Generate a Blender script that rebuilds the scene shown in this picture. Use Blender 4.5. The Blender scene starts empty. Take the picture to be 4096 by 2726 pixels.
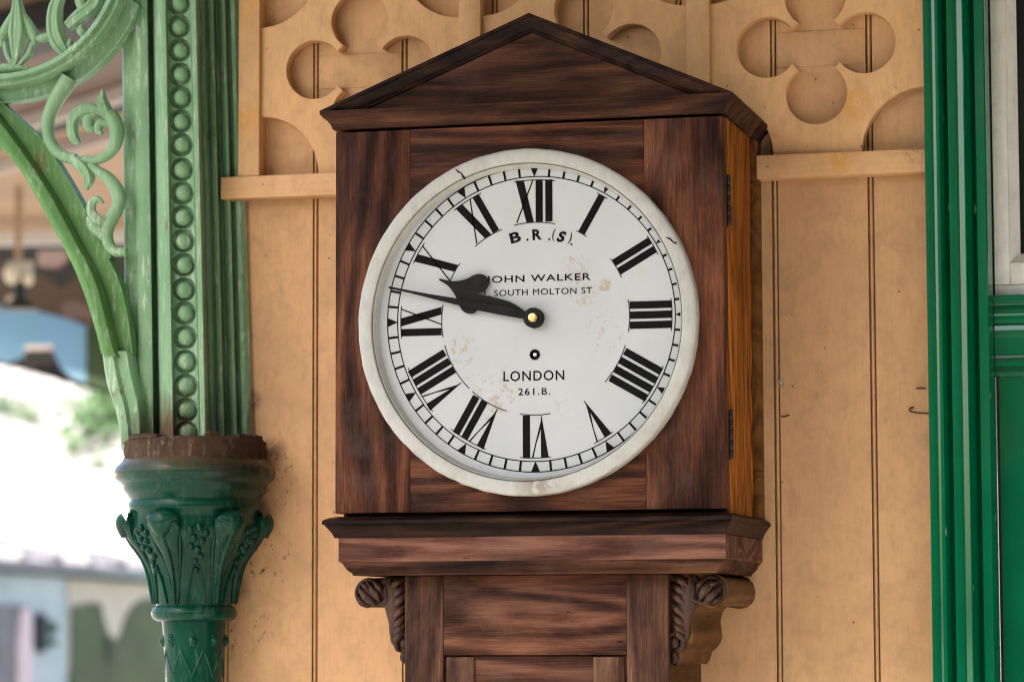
import bpy, bmesh, math, random
from math import radians, sin, cos, pi, tan, atan2, hypot
from mathutils import Vector, Matrix
random.seed(7)
S = bpy.context.scene
COL = S.collection

# ------------------------------------------------------------------ camera
FPX, PW, PH = 12552.0, 4096.0, 2726.0
YAW, PITCH, ROLL = radians(14.15), radians(5.317), radians(-.189)
fw = Vector((-sin(YAW)*cos(PITCH), cos(YAW)*cos(PITCH), sin(PITCH)))
r0 = Vector((cos(YAW), sin(YAW), 0)); u0 = r0.cross(fw)
RT = r0*cos(ROLL) + u0*sin(ROLL); UP = u0*cos(ROLL) - r0*sin(ROLL)
EYE = Vector((0, -4.0, 1.6))
cam = bpy.data.objects.new('camera', bpy.data.cameras.new('camera')); COL.objects.link(cam)
cam.matrix_world = Matrix((( RT.x, UP.x, -fw.x, EYE.x), (RT.y, UP.y, -fw.y, EYE.y), (RT.z, UP.z, -fw.z, EYE.z), (0, 0, 0, 1)))
cam.data.sensor_width = 36; cam.data.lens = 36*FPX/PW
cam.data.clip_start = .1; cam.data.clip_end = 2000
cam.data.dof.use_dof = True; cam.data.dof.focus_distance = 3.84; cam.data.dof.aperture_fstop = 6.3
S.camera = cam
# ------------------------------------------------------------------ sky, sun, exposure
SUN_EL, SUN_AZ = radians(52), radians(200)      # azimuth clockwise from +Y
w = bpy.data.worlds.new('World'); S.world = w; w.use_nodes = True
nt = w.node_tree; bg = nt.nodes['Background']
sky = nt.nodes.new('ShaderNodeTexSky'); sky.sky_type = 'NISHITA'; sky.sun_disc = False
sky.sun_elevation = SUN_EL; sky.sun_rotation = SUN_AZ
sky.air_density = 1.0; sky.dust_density = 4.0; sky.ozone_density = .3
nt.links.new(sky.outputs[0], bg.inputs[0]); bg.inputs[1].default_value = .15
sl = bpy.data.lights.new('sun', 'SUN'); sl.energy = 4.0; sl.angle = radians(.6); sl.color = (1, .95, .87)
so = bpy.data.objects.new('sun', sl); COL.objects.link(so)
sd = Vector((sin(SUN_AZ)*cos(SUN_EL), cos(SUN_AZ)*cos(SUN_EL), sin(SUN_EL)))
so.rotation_euler = (-sd).to_track_quat('-Z', 'Y').to_euler(); so.location = (0, -10, 12)
S.view_settings.view_transform = 'Standard'; S.view_settings.look = 'None'
S.view_settings.exposure = 1.95; S.view_settings.gamma = 1
S.cycles.use_denoising = True; S.cycles.filter_width = 1.1; S.cycles.max_bounces = 8; S.cycles.sample_clamp_indirect = 6


def bp(x, y, Y=0.0):
    """photograph pixel (4096 wide) -> point on the plane Y"""
    d = fw*FPX + RT*(x - PW/2) - UP*(y - PH/2)
    return EYE + d*((Y - EYE.y)/d.y)


def bpp(x, y, p, n):
    d = fw*FPX + RT*(x - PW/2) - UP*(y - PH/2)
    return EYE + d*((p - EYE).dot(n)/d.dot(n))

# ------------------------------------------------------------------ materials
MATS = {}
KA = .70          # paint reflectance scale, lowered so crevices get less bounced light



def N(t, typ, **kw):
    n = t.nodes.new(typ)
    for k, v in kw.items():
        if k in n.inputs: n.inputs[k].default_value = v
        else: setattr(n, k, v)
    return n


def new_mat(name):
    m = bpy.data.materials.new(name); m.use_nodes = True
    t = m.node_tree; b = t.nodes['Principled BSDF']; MATS[name] = m; b.inputs['Specular IOR Level'].default_value = .12
    co = t.nodes.new('ShaderNodeTexCoord')
    return m, t, b, co.outputs['Object']


def mapped(t, co, sc, loc=(0, 0, 0), rot=(0, 0, 0)):
    mp = t.nodes.new('ShaderNodeMapping'); mp.inputs['Scale'].default_value = sc
    mp.inputs['Location'].default_value = loc; mp.inputs['Rotation'].default_value = rot
    t.links.new(co, mp.inputs[0]); return mp.outputs[0]


def noise(t, co, scale, detail=6, rough=.6, dist=0.0):
    n = N(t, 'ShaderNodeTexNoise', Scale=scale, Detail=detail, Roughness=rough, Distortion=dist)
    t.links.new(co, n.inputs['Vector']); return n.outputs['Fac']


def ramp(t, fac, stops, interp='LINEAR'):
    r = t.nodes.new('ShaderNodeValToRGB'); r.color_ramp.interpolation = interp
    e = r.color_ramp.elements
    while len(e) < len(stops): e.new(.5)
    for k, (p, c) in zip(e, stops):
        k.position = p; k.color = (*c, 1) if not isinstance(c, (int, float)) else (c, c, c, 1)
    t.links.new(fac, r.inputs[0]); return r.outputs[0]


def mix(t, fac, a, b, mode='MIX'):
    m = N(t, 'ShaderNodeMix', data_type='RGBA', blend_type=mode)
    for i, v in ((0, fac), (6, a), (7, b)):
        if isinstance(v, (int, float)): m.inputs[i].default_value = v
        elif isinstance(v, tuple): m.inputs[i].default_value = (*v, 1)
        else: t.links.new(v, m.inputs[i])
    return m.outputs[2]


def mul(t, a, b, op='MULTIPLY'):
    m = N(t, 'ShaderNodeMath', operation=op)
    for i, v in enumerate((a, b)):
        if isinstance(v, (int, float)): m.inputs[i].default_value = v
        else: t.links.new(v, m.inputs[i])
    return m.outputs[0]


def bump(t, b, h, strength=.3, dist=.001):
    n = N(t, 'ShaderNodeBump', Strength=strength, Distance=dist)
    t.links.new(h, n.inputs['Height']); t.links.new(n.outputs[0], b.inputs['Normal'])


def blob(t, co, c, rad):
    """soft round mask about a point of the surface (a stain's own place)"""
    m = N(t, 'ShaderNodeVectorMath', operation='DISTANCE'); t.links.new(co, m.inputs[0]); m.inputs[1].default_value = c
    return ramp(t, mul(t, m.outputs['Value'], 1/rad), [(.35, 1.0), (1.0, 0.0)])


def wood(name, axis, stops, rough=(.40, .65), patina=.3, spec=.05, seed=0., fig=16.0, ring=.5, freq=95., grain=.6):
    m, t, b, co = new_mat(name)
    stops = [(p, tuple(x*.62 for x in q)) for p, q in stops]
    def st(k): return {'x': (k, 1, 1), 'z': (1, 1, k), 'y': (1, k, 1)}[axis]
    big = noise(t, mapped(t, co, st(.30), (seed, seed*.7, seed*1.3)), fig, 6, .62, 1.3)
    dk = tuple(x*.40 for x in stops[0][1])
    n = noise(t, mapped(t, co, st(.10), (seed*2, seed, 1)), 7, 2, .45, .5)
    n2 = mul(t, n, mul(t, noise(t, mapped(t, co, st(.05)), 120, 3, .6), .03), 'ADD')
    rg = mul(t, mul(t, mul(t, mul(t, n2, freq), 0, 'SINE'), .5), .5, 'ADD')      # growth rings
    fine = noise(t, mapped(t, co, st(.035), (seed, 0, seed)), 560, 5, .75)        # fibres
    fleck = noise(t, mapped(t, co, st(.16), (seed, 4, seed)), 210, 5, .7, .3)
    v = mul(t, mul(t, big, .46), mul(t, fine, .40*grain/.6), 'ADD')
    v = mul(t, v, mul(t, fleck, .09), 'ADD'); v = mul(t, v, mul(t, rg, .15*ring/.5), 'ADD')
    off = .5 - .5*(.46+.40*grain/.6+.09+.15*ring/.5)
    c = ramp(t, mul(t, mul(t, mul(t, v, off-.5, 'ADD'), 1.4), .5, 'ADD'), stops)
    f3 = noise(t, mapped(t, co, (1, 1, 1), (seed, seed, 0)), 15, 7, .68, .8)
    c = mix(t, mul(t, ramp(t, f3, [(.50, 0.0), (.68, 1.0)]), patina), c, (.085, .060, .050))
    # pores, dents and scuffs
    v5 = N(t, 'ShaderNodeTexVoronoi', Scale=52.0, Randomness=1.0); t.links.new(mapped(t, co, st(.35), (seed, 2, 0)), v5.inputs['Vector'])
    c = mix(t, mul(t, ramp(t, v5.outputs['Distance'], [(.05, 1.0), (.10, 0.0)]), mul(t, ramp(t, f3, [(.5, 0.0), (.58, 1.0)]), .75)), c, dk)
    v6 = N(t, 'ShaderNodeTexVoronoi', Scale=31.0, Randomness=1.0); t.links.new(mapped(t, co, (1, 1, .5), (3, seed, 1), (0, .7, 0)), v6.inputs['Vector'])
    c = mix(t, mul(t, ramp(t, v6.outputs['Distance'], [(.025, 1.0), (.05, 0.0)]), mul(t, ramp(t, big, [(.45, 0.0), (.55, 1.0)]), .5)), c, (.16, .11, .085))
    t.links.new(c, b.inputs['Base Color'])
    rr = N(t, 'ShaderNodeMapRange'); t.links.new(f3, rr.inputs[0]); rr.inputs[3].default_value = rough[0]; rr.inputs[4].default_value = rough[1]
    t.links.new(rr.outputs[0], b.inputs['Roughness'])
    b.inputs['Specular IOR Level'].default_value = spec
    bump(t, b, mix(t, .5, fine, fleck), .45, .0008)
    return m


MAH = [(.26, (.016, .008, .006)), (.42, (.052, .021, .014)), (.56, (.120, .044, .024)), (.72, (.26, .098, .045)), (.86, (.40, .18, .09))]
MAHD = [(.26, (.010, .005, .004)), (.42, (.032, .014, .009)), (.57, (.080, .032, .018)), (.74, (.18, .078, .040))]
wood('mahogany_vertical', 'z', MAH, seed=1.3, fig=12)
wood('mahogany_level', 'x', MAH, seed=4.1, fig=14)
wood('mahogany_moulding', 'x', MAHD, seed=7.7, patina=.15)
wood('mahogany_pediment', 'x', MAHD, seed=2.2, patina=.2, fig=13, ring=.4)
wood('mahogany_return', 'y', [(.3, (.09, .034, .010)), (.5, (.19, .075, .020)), (.72, (.28, .125, .038))], seed=2.9, patina=.2)
wood('plinth_oak', 'x', [(.26, (.035, .015, .011)), (.42, (.110, .045, .031)), (.56, (.200, .086, .056)), (.74, (.33, .155, .105))], seed=5.5, patina=.25, fig=18, ring=.6, freq=120)
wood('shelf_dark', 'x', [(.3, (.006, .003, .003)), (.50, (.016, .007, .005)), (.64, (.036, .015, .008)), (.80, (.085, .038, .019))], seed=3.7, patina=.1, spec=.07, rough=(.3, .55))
wood('worn_edge', 'x', [(.28, (.09, .05, .03)), (.42, (.28, .17, .10)), (.58, (.46, .32, .21)), (.74, (.58, .43, .30))], seed=6.7, patina=.1)
wood('trunk_upright', 'z', [(.26, (.028, .014, .010)), (.42, (.085, .039, .024)), (.56, (.165, .077, .044)), (.74, (.29, .155, .09))], seed=9.1, patina=.35)
wood('trunk_level', 'x', [(.26, (.020, .009, .007)), (.42, (.070, .028, .018)), (.56, (.150, .060, .035)), (.74, (.27, .120, .068))], seed=6.1, patina=.25, fig=15, ring=.6)
wood('pine_side', 'z', [(.26, (.07, .018, .003)), (.43, (.27, .075, .009)), (.57, (.46, .140, .017)), (.75, (.66, .23, .034))], seed=3.3, patina=.05, fig=20, ring=.8, freq=300., grain=.35)
wood('carved_dark', 'z', [(.3, (.018, .009, .007)), (.52, (.060, .028, .018)), (.74, (.14, .072, .043))], seed=8.8, rough=(.28, .5), patina=.2, spec=.18)
wood('bracket_side', 'y', [(.3, (.105, .045, .016)), (.52, (.19, .088, .032)), (.74, (.27, .135, .055))], seed=1.9, patina=.3)


def paint(name, base, var=.12, rough=.5, spec=.4, dirt=(.27, .18, .105), dirt_amt=.24, specks=True, brush='z', stains=(), coat=0.):
    m, t, b, co = new_mat(name)
    a = noise(t, co, 7, 6, .6, .4)
    st = {'z': (1, 1, .09), 'x': (.09, 1, 1)}[brush]
    br = noise(t, mapped(t, co, st), 260, 5, .65)
    fine = noise(t, co, 90, 5, .65)
    base = tuple(x*KA for x in base); dirt = tuple(x*KA for x in dirt); stains = [(p, r, tuple(x*KA for x in q), a) for p, r, q, a in stains]
    lo = tuple(x*(1-var) for x in base); hi = tuple(min(1, x*(1+var*.7)) for x in base)
    c = ramp(t, a, [(.3, lo), (.7, hi)])
    c = mix(t, mul(t, ramp(t, br, [(.42, 0.0), (.66, 1.0)]), .26), c, tuple(x*.70 for x in base))
    g = noise(t, co, 26, 8, .72, .6)
    c = mix(t, mul(t, ramp(t, g, [(.50, 0.0), (.72, 1.0)]), dirt_amt), c, dirt)
    mot = noise(t, mapped(t, co, (1, 1, .6), (2, 0, 5), (0, .5, 0)), 46, 6, .7)
    c = mix(t, mul(t, ramp(t, mot, [(.36, 1.0), (.52, 0.0)]), .36), c, tuple(x*.62 for x in base))
    if specks:
        v = N(t, 'ShaderNodeTexVoronoi', Scale=38.0, Randomness=1.0); t.links.new(co, v.inputs['Vector'])
        gate = ramp(t, noise(t, co, 6, 2, .5), [(.46, 0.0), (.52, 1.0)])
        sp = ramp(t, v.outputs['Distance'], [(.035, 1.0), (.07, 0.0)])
        c = mix(t, mul(t, mul(t, sp, gate), .85), c, (.05, .025, .015))
        v2 = N(t, 'ShaderNodeTexVoronoi', Scale=26.0, Randomness=1.0); t.links.new(mapped(t, co, (1, 1, .45), (3, 1, 2), (0, .6, 0)), v2.inputs['Vector'])
        sc = ramp(t, v2.outputs['Distance'], [(.03, 1.0), (.06, 0.0)])
        c = mix(t, mul(t, sc, mul(t, ramp(t, g, [(.45, 0.0), (.6, 1.0)]), .6)), c, tuple(x*.45 for x in base))
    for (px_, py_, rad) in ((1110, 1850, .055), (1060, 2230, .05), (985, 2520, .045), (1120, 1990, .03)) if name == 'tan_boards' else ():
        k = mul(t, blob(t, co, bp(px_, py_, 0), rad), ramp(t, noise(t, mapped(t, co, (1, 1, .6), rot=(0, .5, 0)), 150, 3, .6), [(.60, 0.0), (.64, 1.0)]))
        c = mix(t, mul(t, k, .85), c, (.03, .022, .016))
    for (p, rad, colr, amt) in stains:
        k = mul(t, blob(t, co, p, rad), ramp(t, noise(t, co, 70, 6, .7, .5), [(.42, 0.0), (.5, 1.0)]))
        c = mix(t, mul(t, k, amt), c, colr)
    t.links.new(c, b.inputs['Base Color'])
    b.inputs['Roughness'].default_value = rough; b.inputs['Specular IOR Level'].default_value = spec*.4
    b.inputs['Coat Weight'].default_value = coat; b.inputs['Coat Roughness'].default_value = .15
    bump(t, b, mix(t, .5, mix(t, .5, fine, mot), br), .38, .0011)
    return m


OCH = (.78, .40, .11)
st1 = bp(3400, 420, -.012); st2 = bp(3358, 640, -.03); st3 = bp(975, 480, -.03)
TAN = (.87, .51, .238)
paint('tan_panel', TAN, stains=[(st1, .035, OCH, .9), (bp(3230, 290, -.012), .05, OCH, .2)])
paint('tan_rail', (.85, .50, .243), stains=[(st2, .022, OCH, .9), (bp(3660, 610, -.03), .018, (.25, .15, .1), .6)], brush='x')
paint('tan_batten', (.86, .51, .243), stains=[(st3, .03, OCH, .8), (bp(975, 20, -.03), .04, OCH, .6)])
paint('tan_boards', (.79, .46, .222), var=.14, dirt_amt=.30, stains=[(bp(1005, 1600, 0), .018, (.06, .04, .03), .7),
      (bp(1100, 1800, 0), .022, (.08, .05, .03), .5), (bp(950, 2350, 0), .025, (.10, .06, .04), .5)])
paint('door_white', (.84, .84, .77), var=.05, rough=.45, dirt=(.35, .33, .28), dirt_amt=.25, specks=True)
paint('gutter_white', (.80, .76, .70), var=.06, specks=False)
paint('bezel_cream', (.58, .58, .53), var=.07, rough=.4, dirt=(.34, .30, .21), dirt_amt=.35, specks=False,
      stains=[(bp(2140, 1930, -.29), .035, (.22, .15, .08), .6), (bp(1640, 1840, -.29), .02, (.30, .26, .18), .6), (bp(1845, 690, -.29), .006, (.10, .07, .04), 1.),
              (bp(2680, 950, -.29), .008, (.25, .18, .09), .8), (bp(2650, 1660, -.29), .02, (.38, .32, .22), .4)])


def enamel():
    m, t, b, co = new_mat('dial_enamel')
    c = ramp(t, noise(t, co, 11, 5, .55), [(.35, (.375, .395, .393)), (.65, (.412, .428, .425))])
    k = noise(t, mapped(t, co, (1, 1, .6), rot=(0, radians(18), 0)), 430, 3, .6, .3)
    k2 = noise(t, co, 95, 4, .6)
    tot = None
    for (px, py, rad, amt) in ((2300, 1110, .052, 1.), (2300, 1050, .03, 1.), (1960, 1590, .075, 1.), (1985, 1620, .028, 1.2), (2420, 1140, .016, 1.4), (2420, 1330, .06, .9), (1850, 1400, .045, 1.), (2250, 1630, .03, .9), (2340, 1180, .035, 1.1)):
        q = mul(t, blob(t, co, bp(px, py, -.262), rad), amt)
        tot = q if tot is None else mul(t, tot, q, 'MAXIMUM')
    spots = ramp(t, mul(t, mul(t, k, k2), mul(t, tot, .32), 'ADD'), [(.58, 0.0), (.69, .62)])
    c = mix(t, spots, c, (.30, .205, .09))
    c = mix(t, mul(t, ramp(t, noise(t, co, 26, 5, .65), [(.55, 0.0), (.75, 1.0)]), .3), c, (.36, .345, .285))
    t.links.new(c, b.inputs['Base Color']); b.inputs['Roughness'].default_value = .42
    b.inputs['Specular IOR Level'].default_value = .35


enamel()


def plain(name, base, rough=.5, metal=0., spec=.5, var=.15, scale=40., bstr=.15):
    m, t, b, co = new_mat(name)
    c = ramp(t, noise(t, co, scale, 6, .6), [(.3, tuple(x*(1-var) for x in base)), (.7, tuple(min(1, x*(1+var)) for x in base))])
    t.links.new(c, b.inputs['Base Color']); b.inputs['Roughness'].default_value = rough; b.inputs['Metallic'].default_value = metal
    b.inputs['Specular IOR Level'].default_value = spec*.5
    if bstr: bump(t, b, noise(t, co, scale*3, 5, .6), bstr, .0008)
    return m


plain('dial_black', (.006, .006, .006), .6, var=.3, spec=.08)
plain('serif_grey', (.045, .045, .045), .6, spec=.08)
plain('hand_iron', (.009, .009, .009), .36, var=.4, scale=60, spec=.16)
plain('brass', (.62, .44, .18), .3, 1., scale=90)
plain('hinge_iron', (.030, .026, .024), .38, .6)
plain('key_steel', (.5, .5, .5), .3, 1.)
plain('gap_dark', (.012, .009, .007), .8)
plain('nail_rust', (.045, .022, .012), .7)
plain('fluff', (.45, .38, .28), .95, bstr=0)


def ironpaint(name, lo, hi, worn, rust, rust_amt, worn_amt, rough, coat=0., extra=()):
    lo, hi, worn = [tuple(x*KA for x in q) for q in (lo, hi, worn)]
    m, t, b, co = new_mat(name)
    c = ramp(t, noise(t, co, 9, 6, .6, .5), [(.3, lo), (.7, hi)])
    stx = mapped(t, co, (1, 1, .16), rot=(0, radians(7), 0))
    sk = noise(t, stx, 150, 6, .7, .4)
    gate = noise(t, co, 12, 5, .65)
    c = mix(t, mul(t, mul(t, ramp(t, sk, [(.52, 0.0), (.66, 1.0)]), ramp(t, gate, [(.4, 0.1), (.62, 1.0)])), worn_amt), c, worn)
    rn = noise(t, mapped(t, co, (1, 1, .5)), 34, 7, .68, .3)
    c = mix(t, mul(t, ramp(t, rn, [(.66 - .1*rust_amt, 0.0), (.73 - .1*rust_amt, 1.0)]), .8), c, rust)
    for (p, sc, colr, amt, lo_, hi_) in extra:
        gm = N(t, 'ShaderNodeVectorMath', operation='SUBTRACT'); t.links.new(co, gm.inputs[0]); gm.inputs[1].default_value = p
        gs = N(t, 'ShaderNodeVectorMath', operation='MULTIPLY'); t.links.new(gm.outputs[0], gs.inputs[0]); gs.inputs[1].default_value = sc
        gl = N(t, 'ShaderNodeVectorMath', operation='LENGTH'); t.links.new(gs.outputs[0], gl.inputs[0])
        k = mul(t, gl.outputs['Value'], mul(t, mul(t, sk, rn, 'ADD'), .9), 'ADD')
        c = mix(t, mul(t, ramp(t, mul(t, k, .4), [(lo_*.4, 1.0), (hi_*.4, 0.0)]), amt), c, colr)
    t.links.new(c, b.inputs['Base Color'])
    t.links.new(ramp(t, rn, [(.3, rough), (.75, min(1, rough+.3))]), b.inputs['Roughness'])
    b.inputs['Coat Weight'].default_value = coat; b.inputs['Coat Roughness'].default_value = .12
    bump(t, b, mix(t, .5, sk, rn), .45, .0012)
    return m


CTOP = bp(780, 1775, -.1)
RUSTY = (.10, .055, .030)
ironpaint('pale_green_iron', (.185, .355, .185), (.280, .470, .265), (.66, .74, .62), (.12, .065, .03), .45, 1.0, .36,
          extra=[((CTOP.x-.055, -.05, CTOP.z+.01), (13, 4, 12), RUSTY, .95, 1.1, 1.75), ((CTOP.x+.085, -.03, CTOP.z+.03), (16, 4, 6.5), (.05, .032, .02), .95, 1.1, 1.7)])
ironpaint('arch_green_iron', (.080, .210, .058), (.145, .305, .100), (.42, .54, .36), (.13, .065, .025), .35, .75, .38)
ironpaint('dark_green_iron', (.0005, .030, .017), (.001, .060, .034), (.26, .34, .30), (.03, .018, .012), .1, .20, .11, coat=.08,
          extra=[((CTOP.x, -.1, CTOP.z-.012), (1.2, 2, 21), RUSTY, .85, .95, 1.6), ((CTOP.x+.08, -.1, CTOP.z-.02), (12, 4, 12), (.018, .013, .010), .9, 1.0, 1.7)])
ironpaint('rust_collar', (.030, .018, .012), (.105, .060, .036), (.34, .27, .19), (.035, .022, .016), .5, .6, .75)


def door_green():
    m, t, b, co = new_mat('gloss_green')
    c = ramp(t, noise(t, co, 8, 5, .6), [(.3, (.0003, .088, .034)), (.7, (.0006, .116, .046))])
    v = N(t, 'ShaderNodeTexVoronoi', Scale=30.0); t.links.new(mapped(t, co, (1, 1, .35)), v.inputs['Vector'])
    c = mix(t, mul(t, ramp(t, v.outputs['Distance'], [(.04, 1.0), (.08, 0.0)]), .8), c, (.35, .45, .38))
    t.links.new(c, b.inputs['Base Color']); b.inputs['Roughness'].default_value = .24
    b.inputs['Coat Weight'].default_value = 1.0; b.inputs['Coat IOR'].default_value = 1.5; b.inputs['Coat Roughness'].default_value = .05; b.inputs['Specular IOR Level'].default_value = .05
    h = noise(t, mapped(t, co, (1, 1, .5), rot=(0, radians(-25), 0)), 210, 5, .7)
    bump(t, b, mix(t, .45, h, noise(t, mapped(t, co, (.25, .25, 1), rot=(0, radians(-14), 0)), 420, 4, .7)), .20, .0009)


door_green()
mg, tg, bgl, _ = new_mat('window_glass')
bgl.inputs['Base Color'].default_value = (.012, .014, .013, 1); bgl.inputs['Roughness'].default_value = .04
plain('room_dark', (.02, .018, .015), .9, bstr=0)
plain('platform_paving', (.33, .31, .28), .8, scale=6)
plain('bank_green', (.022, .036, .014), .9, scale=3, var=.5)
plain('trackbed', (.32, .30, .27), .9, scale=9)
plain('canopy_paint', (0.2160, 0.1800, 0.1296), .6, scale=5)
plain('canopy_tan', (0.2827, 0.1817, 0.1052), .6, scale=3)
plain('canopy_beam_grey', (0.2995, 0.2534, 0.2189), .6, scale=3)
plain('canopy_brown', (0.1000, 0.0576, 0.0360), .6, scale=3)
plain('canopy_beam_dark', (0.0086, 0.0069, 0.0056), .6, scale=3)
plain('valance_brown', (0.0150, 0.0064, 0.0010), .6, scale=2)
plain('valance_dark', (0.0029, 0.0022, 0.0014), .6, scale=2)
plain('pink_board', (0.1080, 0.0729, 0.0621), .6, scale=2)
plain('shade_iron', (0.0072, 0.0158, 0.0086), .4)
plain('hut_wall', (0.2520, 0.3154, 0.3341), .6, scale=1.5)
plain('hut_fascia', (0.1728, 0.2052, 0.2052), .6, scale=1.5)
plain('hut_slate', (0.2333, 0.2246, 0.2419), .5, scale=1.2, var=.35)
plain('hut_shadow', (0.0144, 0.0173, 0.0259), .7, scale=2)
plain('hut_cream', (0.3326, 0.3125, 0.2520), .6, scale=1.5)
plain('hut_olive', (0.0392, 0.0587, 0.0259), .6, scale=1.2, var=.35)
plain('hut_purple', (.105, .103, .118), .6, scale=1.5, var=.3)
plain('hut_lilac', (0.1404, 0.1296, 0.1728), .6, scale=1.5, var=.3)
plain('hut_pink', (0.3629, 0.3125, 0.3326), .6, scale=1.5)
plain('hut_green', (0.0029, 0.0144, 0.0130), .5, scale=2)
plain('bulb_glass', (0.5400, 0.4752, 0.3456), .25, scale=4, bstr=0)
mb_, tb_, bb_, cb_ = new_mat('blue_glazing')
tb_.links.new(ramp(tb_, noise(tb_, mapped(tb_, cb_, (1, 1, .1)), 6, 3), [(.3, (.29, .48, .46)), (.7, (.33, .48, .60))]), bb_.inputs['Base Color'])
bb_.inputs['Roughness'].default_value = .2; bb_.inputs['Transmission Weight'].default_value = 0.
tr = tb_.nodes.new('ShaderNodeBsdfTranslucent'); tr.inputs[0].default_value = (.36, .52, .64, 1)
ms = tb_.nodes.new('ShaderNodeMixShader'); ms.inputs[0].default_value = .6
tb_.links.new(bb_.outputs[0], ms.inputs[1]); tb_.links.new(tr.outputs[0], ms.inputs[2])
tb_.links.new(ms.outputs[0], tb_.nodes['Material Output'].inputs[0])
mh, th, bh, ch = new_mat('hill_rock')
th.links.new(ramp(th, noise(th, ch, 1.5, 8, .65), [(.36, (.085, .080, .072)), (.47, (.175, .165, .158)), (.60, (.29, .28, .275))]), bh.inputs['Base Color']); bh.inputs['Roughness'].default_value = .9
plain('chalk', (.55, .53, .50), .9, scale=1.2)
plain('shrub_leaf', (0.0720, 0.1440, 0.0504), .6, scale=2, var=.4, bstr=0)
plain('bark', (.09, .06, .04), .9)

# ------------------------------------------------------------------ mesh helpers


def link(name, bm, mat, parent=None, smooth=40, norm=True):
    me = bpy.data.meshes.new(name)
    if isinstance(bm, bmesh.types.BMesh):
        if norm: bmesh.ops.recalc_face_normals(bm, faces=bm.faces)
        bm.to_mesh(me); bm.free()
    else:
        me = bm; me.name = name
    mats = mat if isinstance(mat, (list, tuple)) else [mat]
    me.materials.clear()
    for k in mats: me.materials.append(MATS[k])
    if smooth:
        for p in me.polygons: p.use_smooth = True
        me.set_sharp_from_angle(angle=radians(smooth))
    o = bpy.data.objects.new(name, me); COL.objects.link(o)
    if parent is not None:
        o.parent = parent
        root = parent
        while root.parent: root = root.parent
        if parent.type == 'EMPTY': o.matrix_parent_inverse = Matrix.Translation(-Vector(parent.location))
    return o


def thing(name, label, cat, loc=(0, 0, 0), group=None):
    o = bpy.data.objects.new(name, None); COL.objects.link(o); o.location = loc; o.empty_display_size = .05
    return tag(o, label, cat, group)


def tag(o, label, cat, group=None, kind=None):
    o['label'] = label; o['category'] = cat
    if group: o['group'] = group
    if kind: o['kind'] = kind
    return o


def struct(name, bm, mat, label, cat):
    return tag(link(name, bm, mat), label, cat, kind='structure')


def box(bm, x0, x1, y0, y1, z0, z1, bev=0.0):
    vs = [bm.verts.new((x, y, z)) for x in (x0, x1) for y in (y0, y1) for z in (z0, z1)]
    fs = [bm.faces.new([vs[i] for i in f]) for f in ((0, 1, 3, 2), (4, 6, 7, 5), (0, 4, 5, 1), (2, 3, 7, 6), (0, 2, 6, 4), (1, 5, 7, 3))]
    if bev:
        es = list({e for f in fs for e in f.edges})
        bmesh.ops.bevel(bm, geom=es, offset=bev, segments=2, affect='EDGES', profile=.5)
    return fs


def BX(name, mat, parent, *a, bev=.0012):
    bm = bmesh.new(); box(bm, *a, bev=bev); return link(name, bm, mat, parent)


def bar(bm, a, b, wd, th, up=Vector((0, 0, 1))):
    a = Vector(a); b = Vector(b); d = (b-a).normalized(); s = d.cross(up).normalized(); n = s.cross(d)
    vs = []
    for p in (a, b):
        for i, j in ((-1, -1), (1, -1), (1, 1), (-1, 1)): vs.append(bm.verts.new(p + s*(i*wd/2) + n*(j*th/2)))
    for f in ((0, 1, 2, 3), (7, 6, 5, 4), (0, 4, 5, 1), (1, 5, 6, 2), (2, 6, 7, 3), (3, 7, 4, 0)): bm.faces.new([vs[i] for i in f])


def grid_faces(bm, rows, closed_u=False, closed_v=False):
    vs = [[bm.verts.new(p) for p in r] for r in rows]
    R, C = len(vs), len(vs[0])
    for i in range(R - (0 if closed_v else 1)):
        for j in range(C - (0 if closed_u else 1)):
            bm.faces.new((vs[i][j], vs[i][(j+1) % C], vs[(i+1) % R][(j+1) % C], vs[(i+1) % R][j]))
    return vs


def lathe_z(bm, prof, c, n=64, a0=0, a1=2*pi, wob=None):
    rows = []
    full = abs(a1-a0-2*pi) < 1e-6
    for (r, z) in prof:
        row = []
        for k in range(n if full else n+1):
            a = a0 + (a1-a0)*k/n
            rr = r if wob is None else r + wob(a, z, r)
            row.append((c[0]+rr*cos(a), c[1]+rr*sin(a), z))
        rows.append(row)
    vs = grid_faces(bm, rows, closed_u=full)
    bm.faces.new(vs[0][::-1]); bm.faces.new(vs[-1])


def lathe_y(bm, prof, c, n=128):
    rows = [[(c[0]+r*cos(2*pi*k/n), y, c[1]+r*sin(2*pi*k/n)) for k in range(n)] for (r, y) in prof]
    return grid_faces(bm, rows, closed_u=True)


def catmull(pts, sub=6):
    P = [Vector(p) for p in pts]; out = []
    for i in range(len(P)-1):
        p0 = P[i-1] if i else P[0]*2-P[1]; p1, p2 = P[i], P[i+1]; p3 = P[i+2] if i+2 < len(P) else P[-1]*2-P[-2]
        for k in range(sub):
            t = k/sub
            out.append(.5*((2*p1) + (p2-p0)*t + (2*p0-5*p1+4*p2-p3)*t*t + (3*p1-p0-3*p2+p3)*t**3))
    out.append(P[-1]); return out


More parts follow.
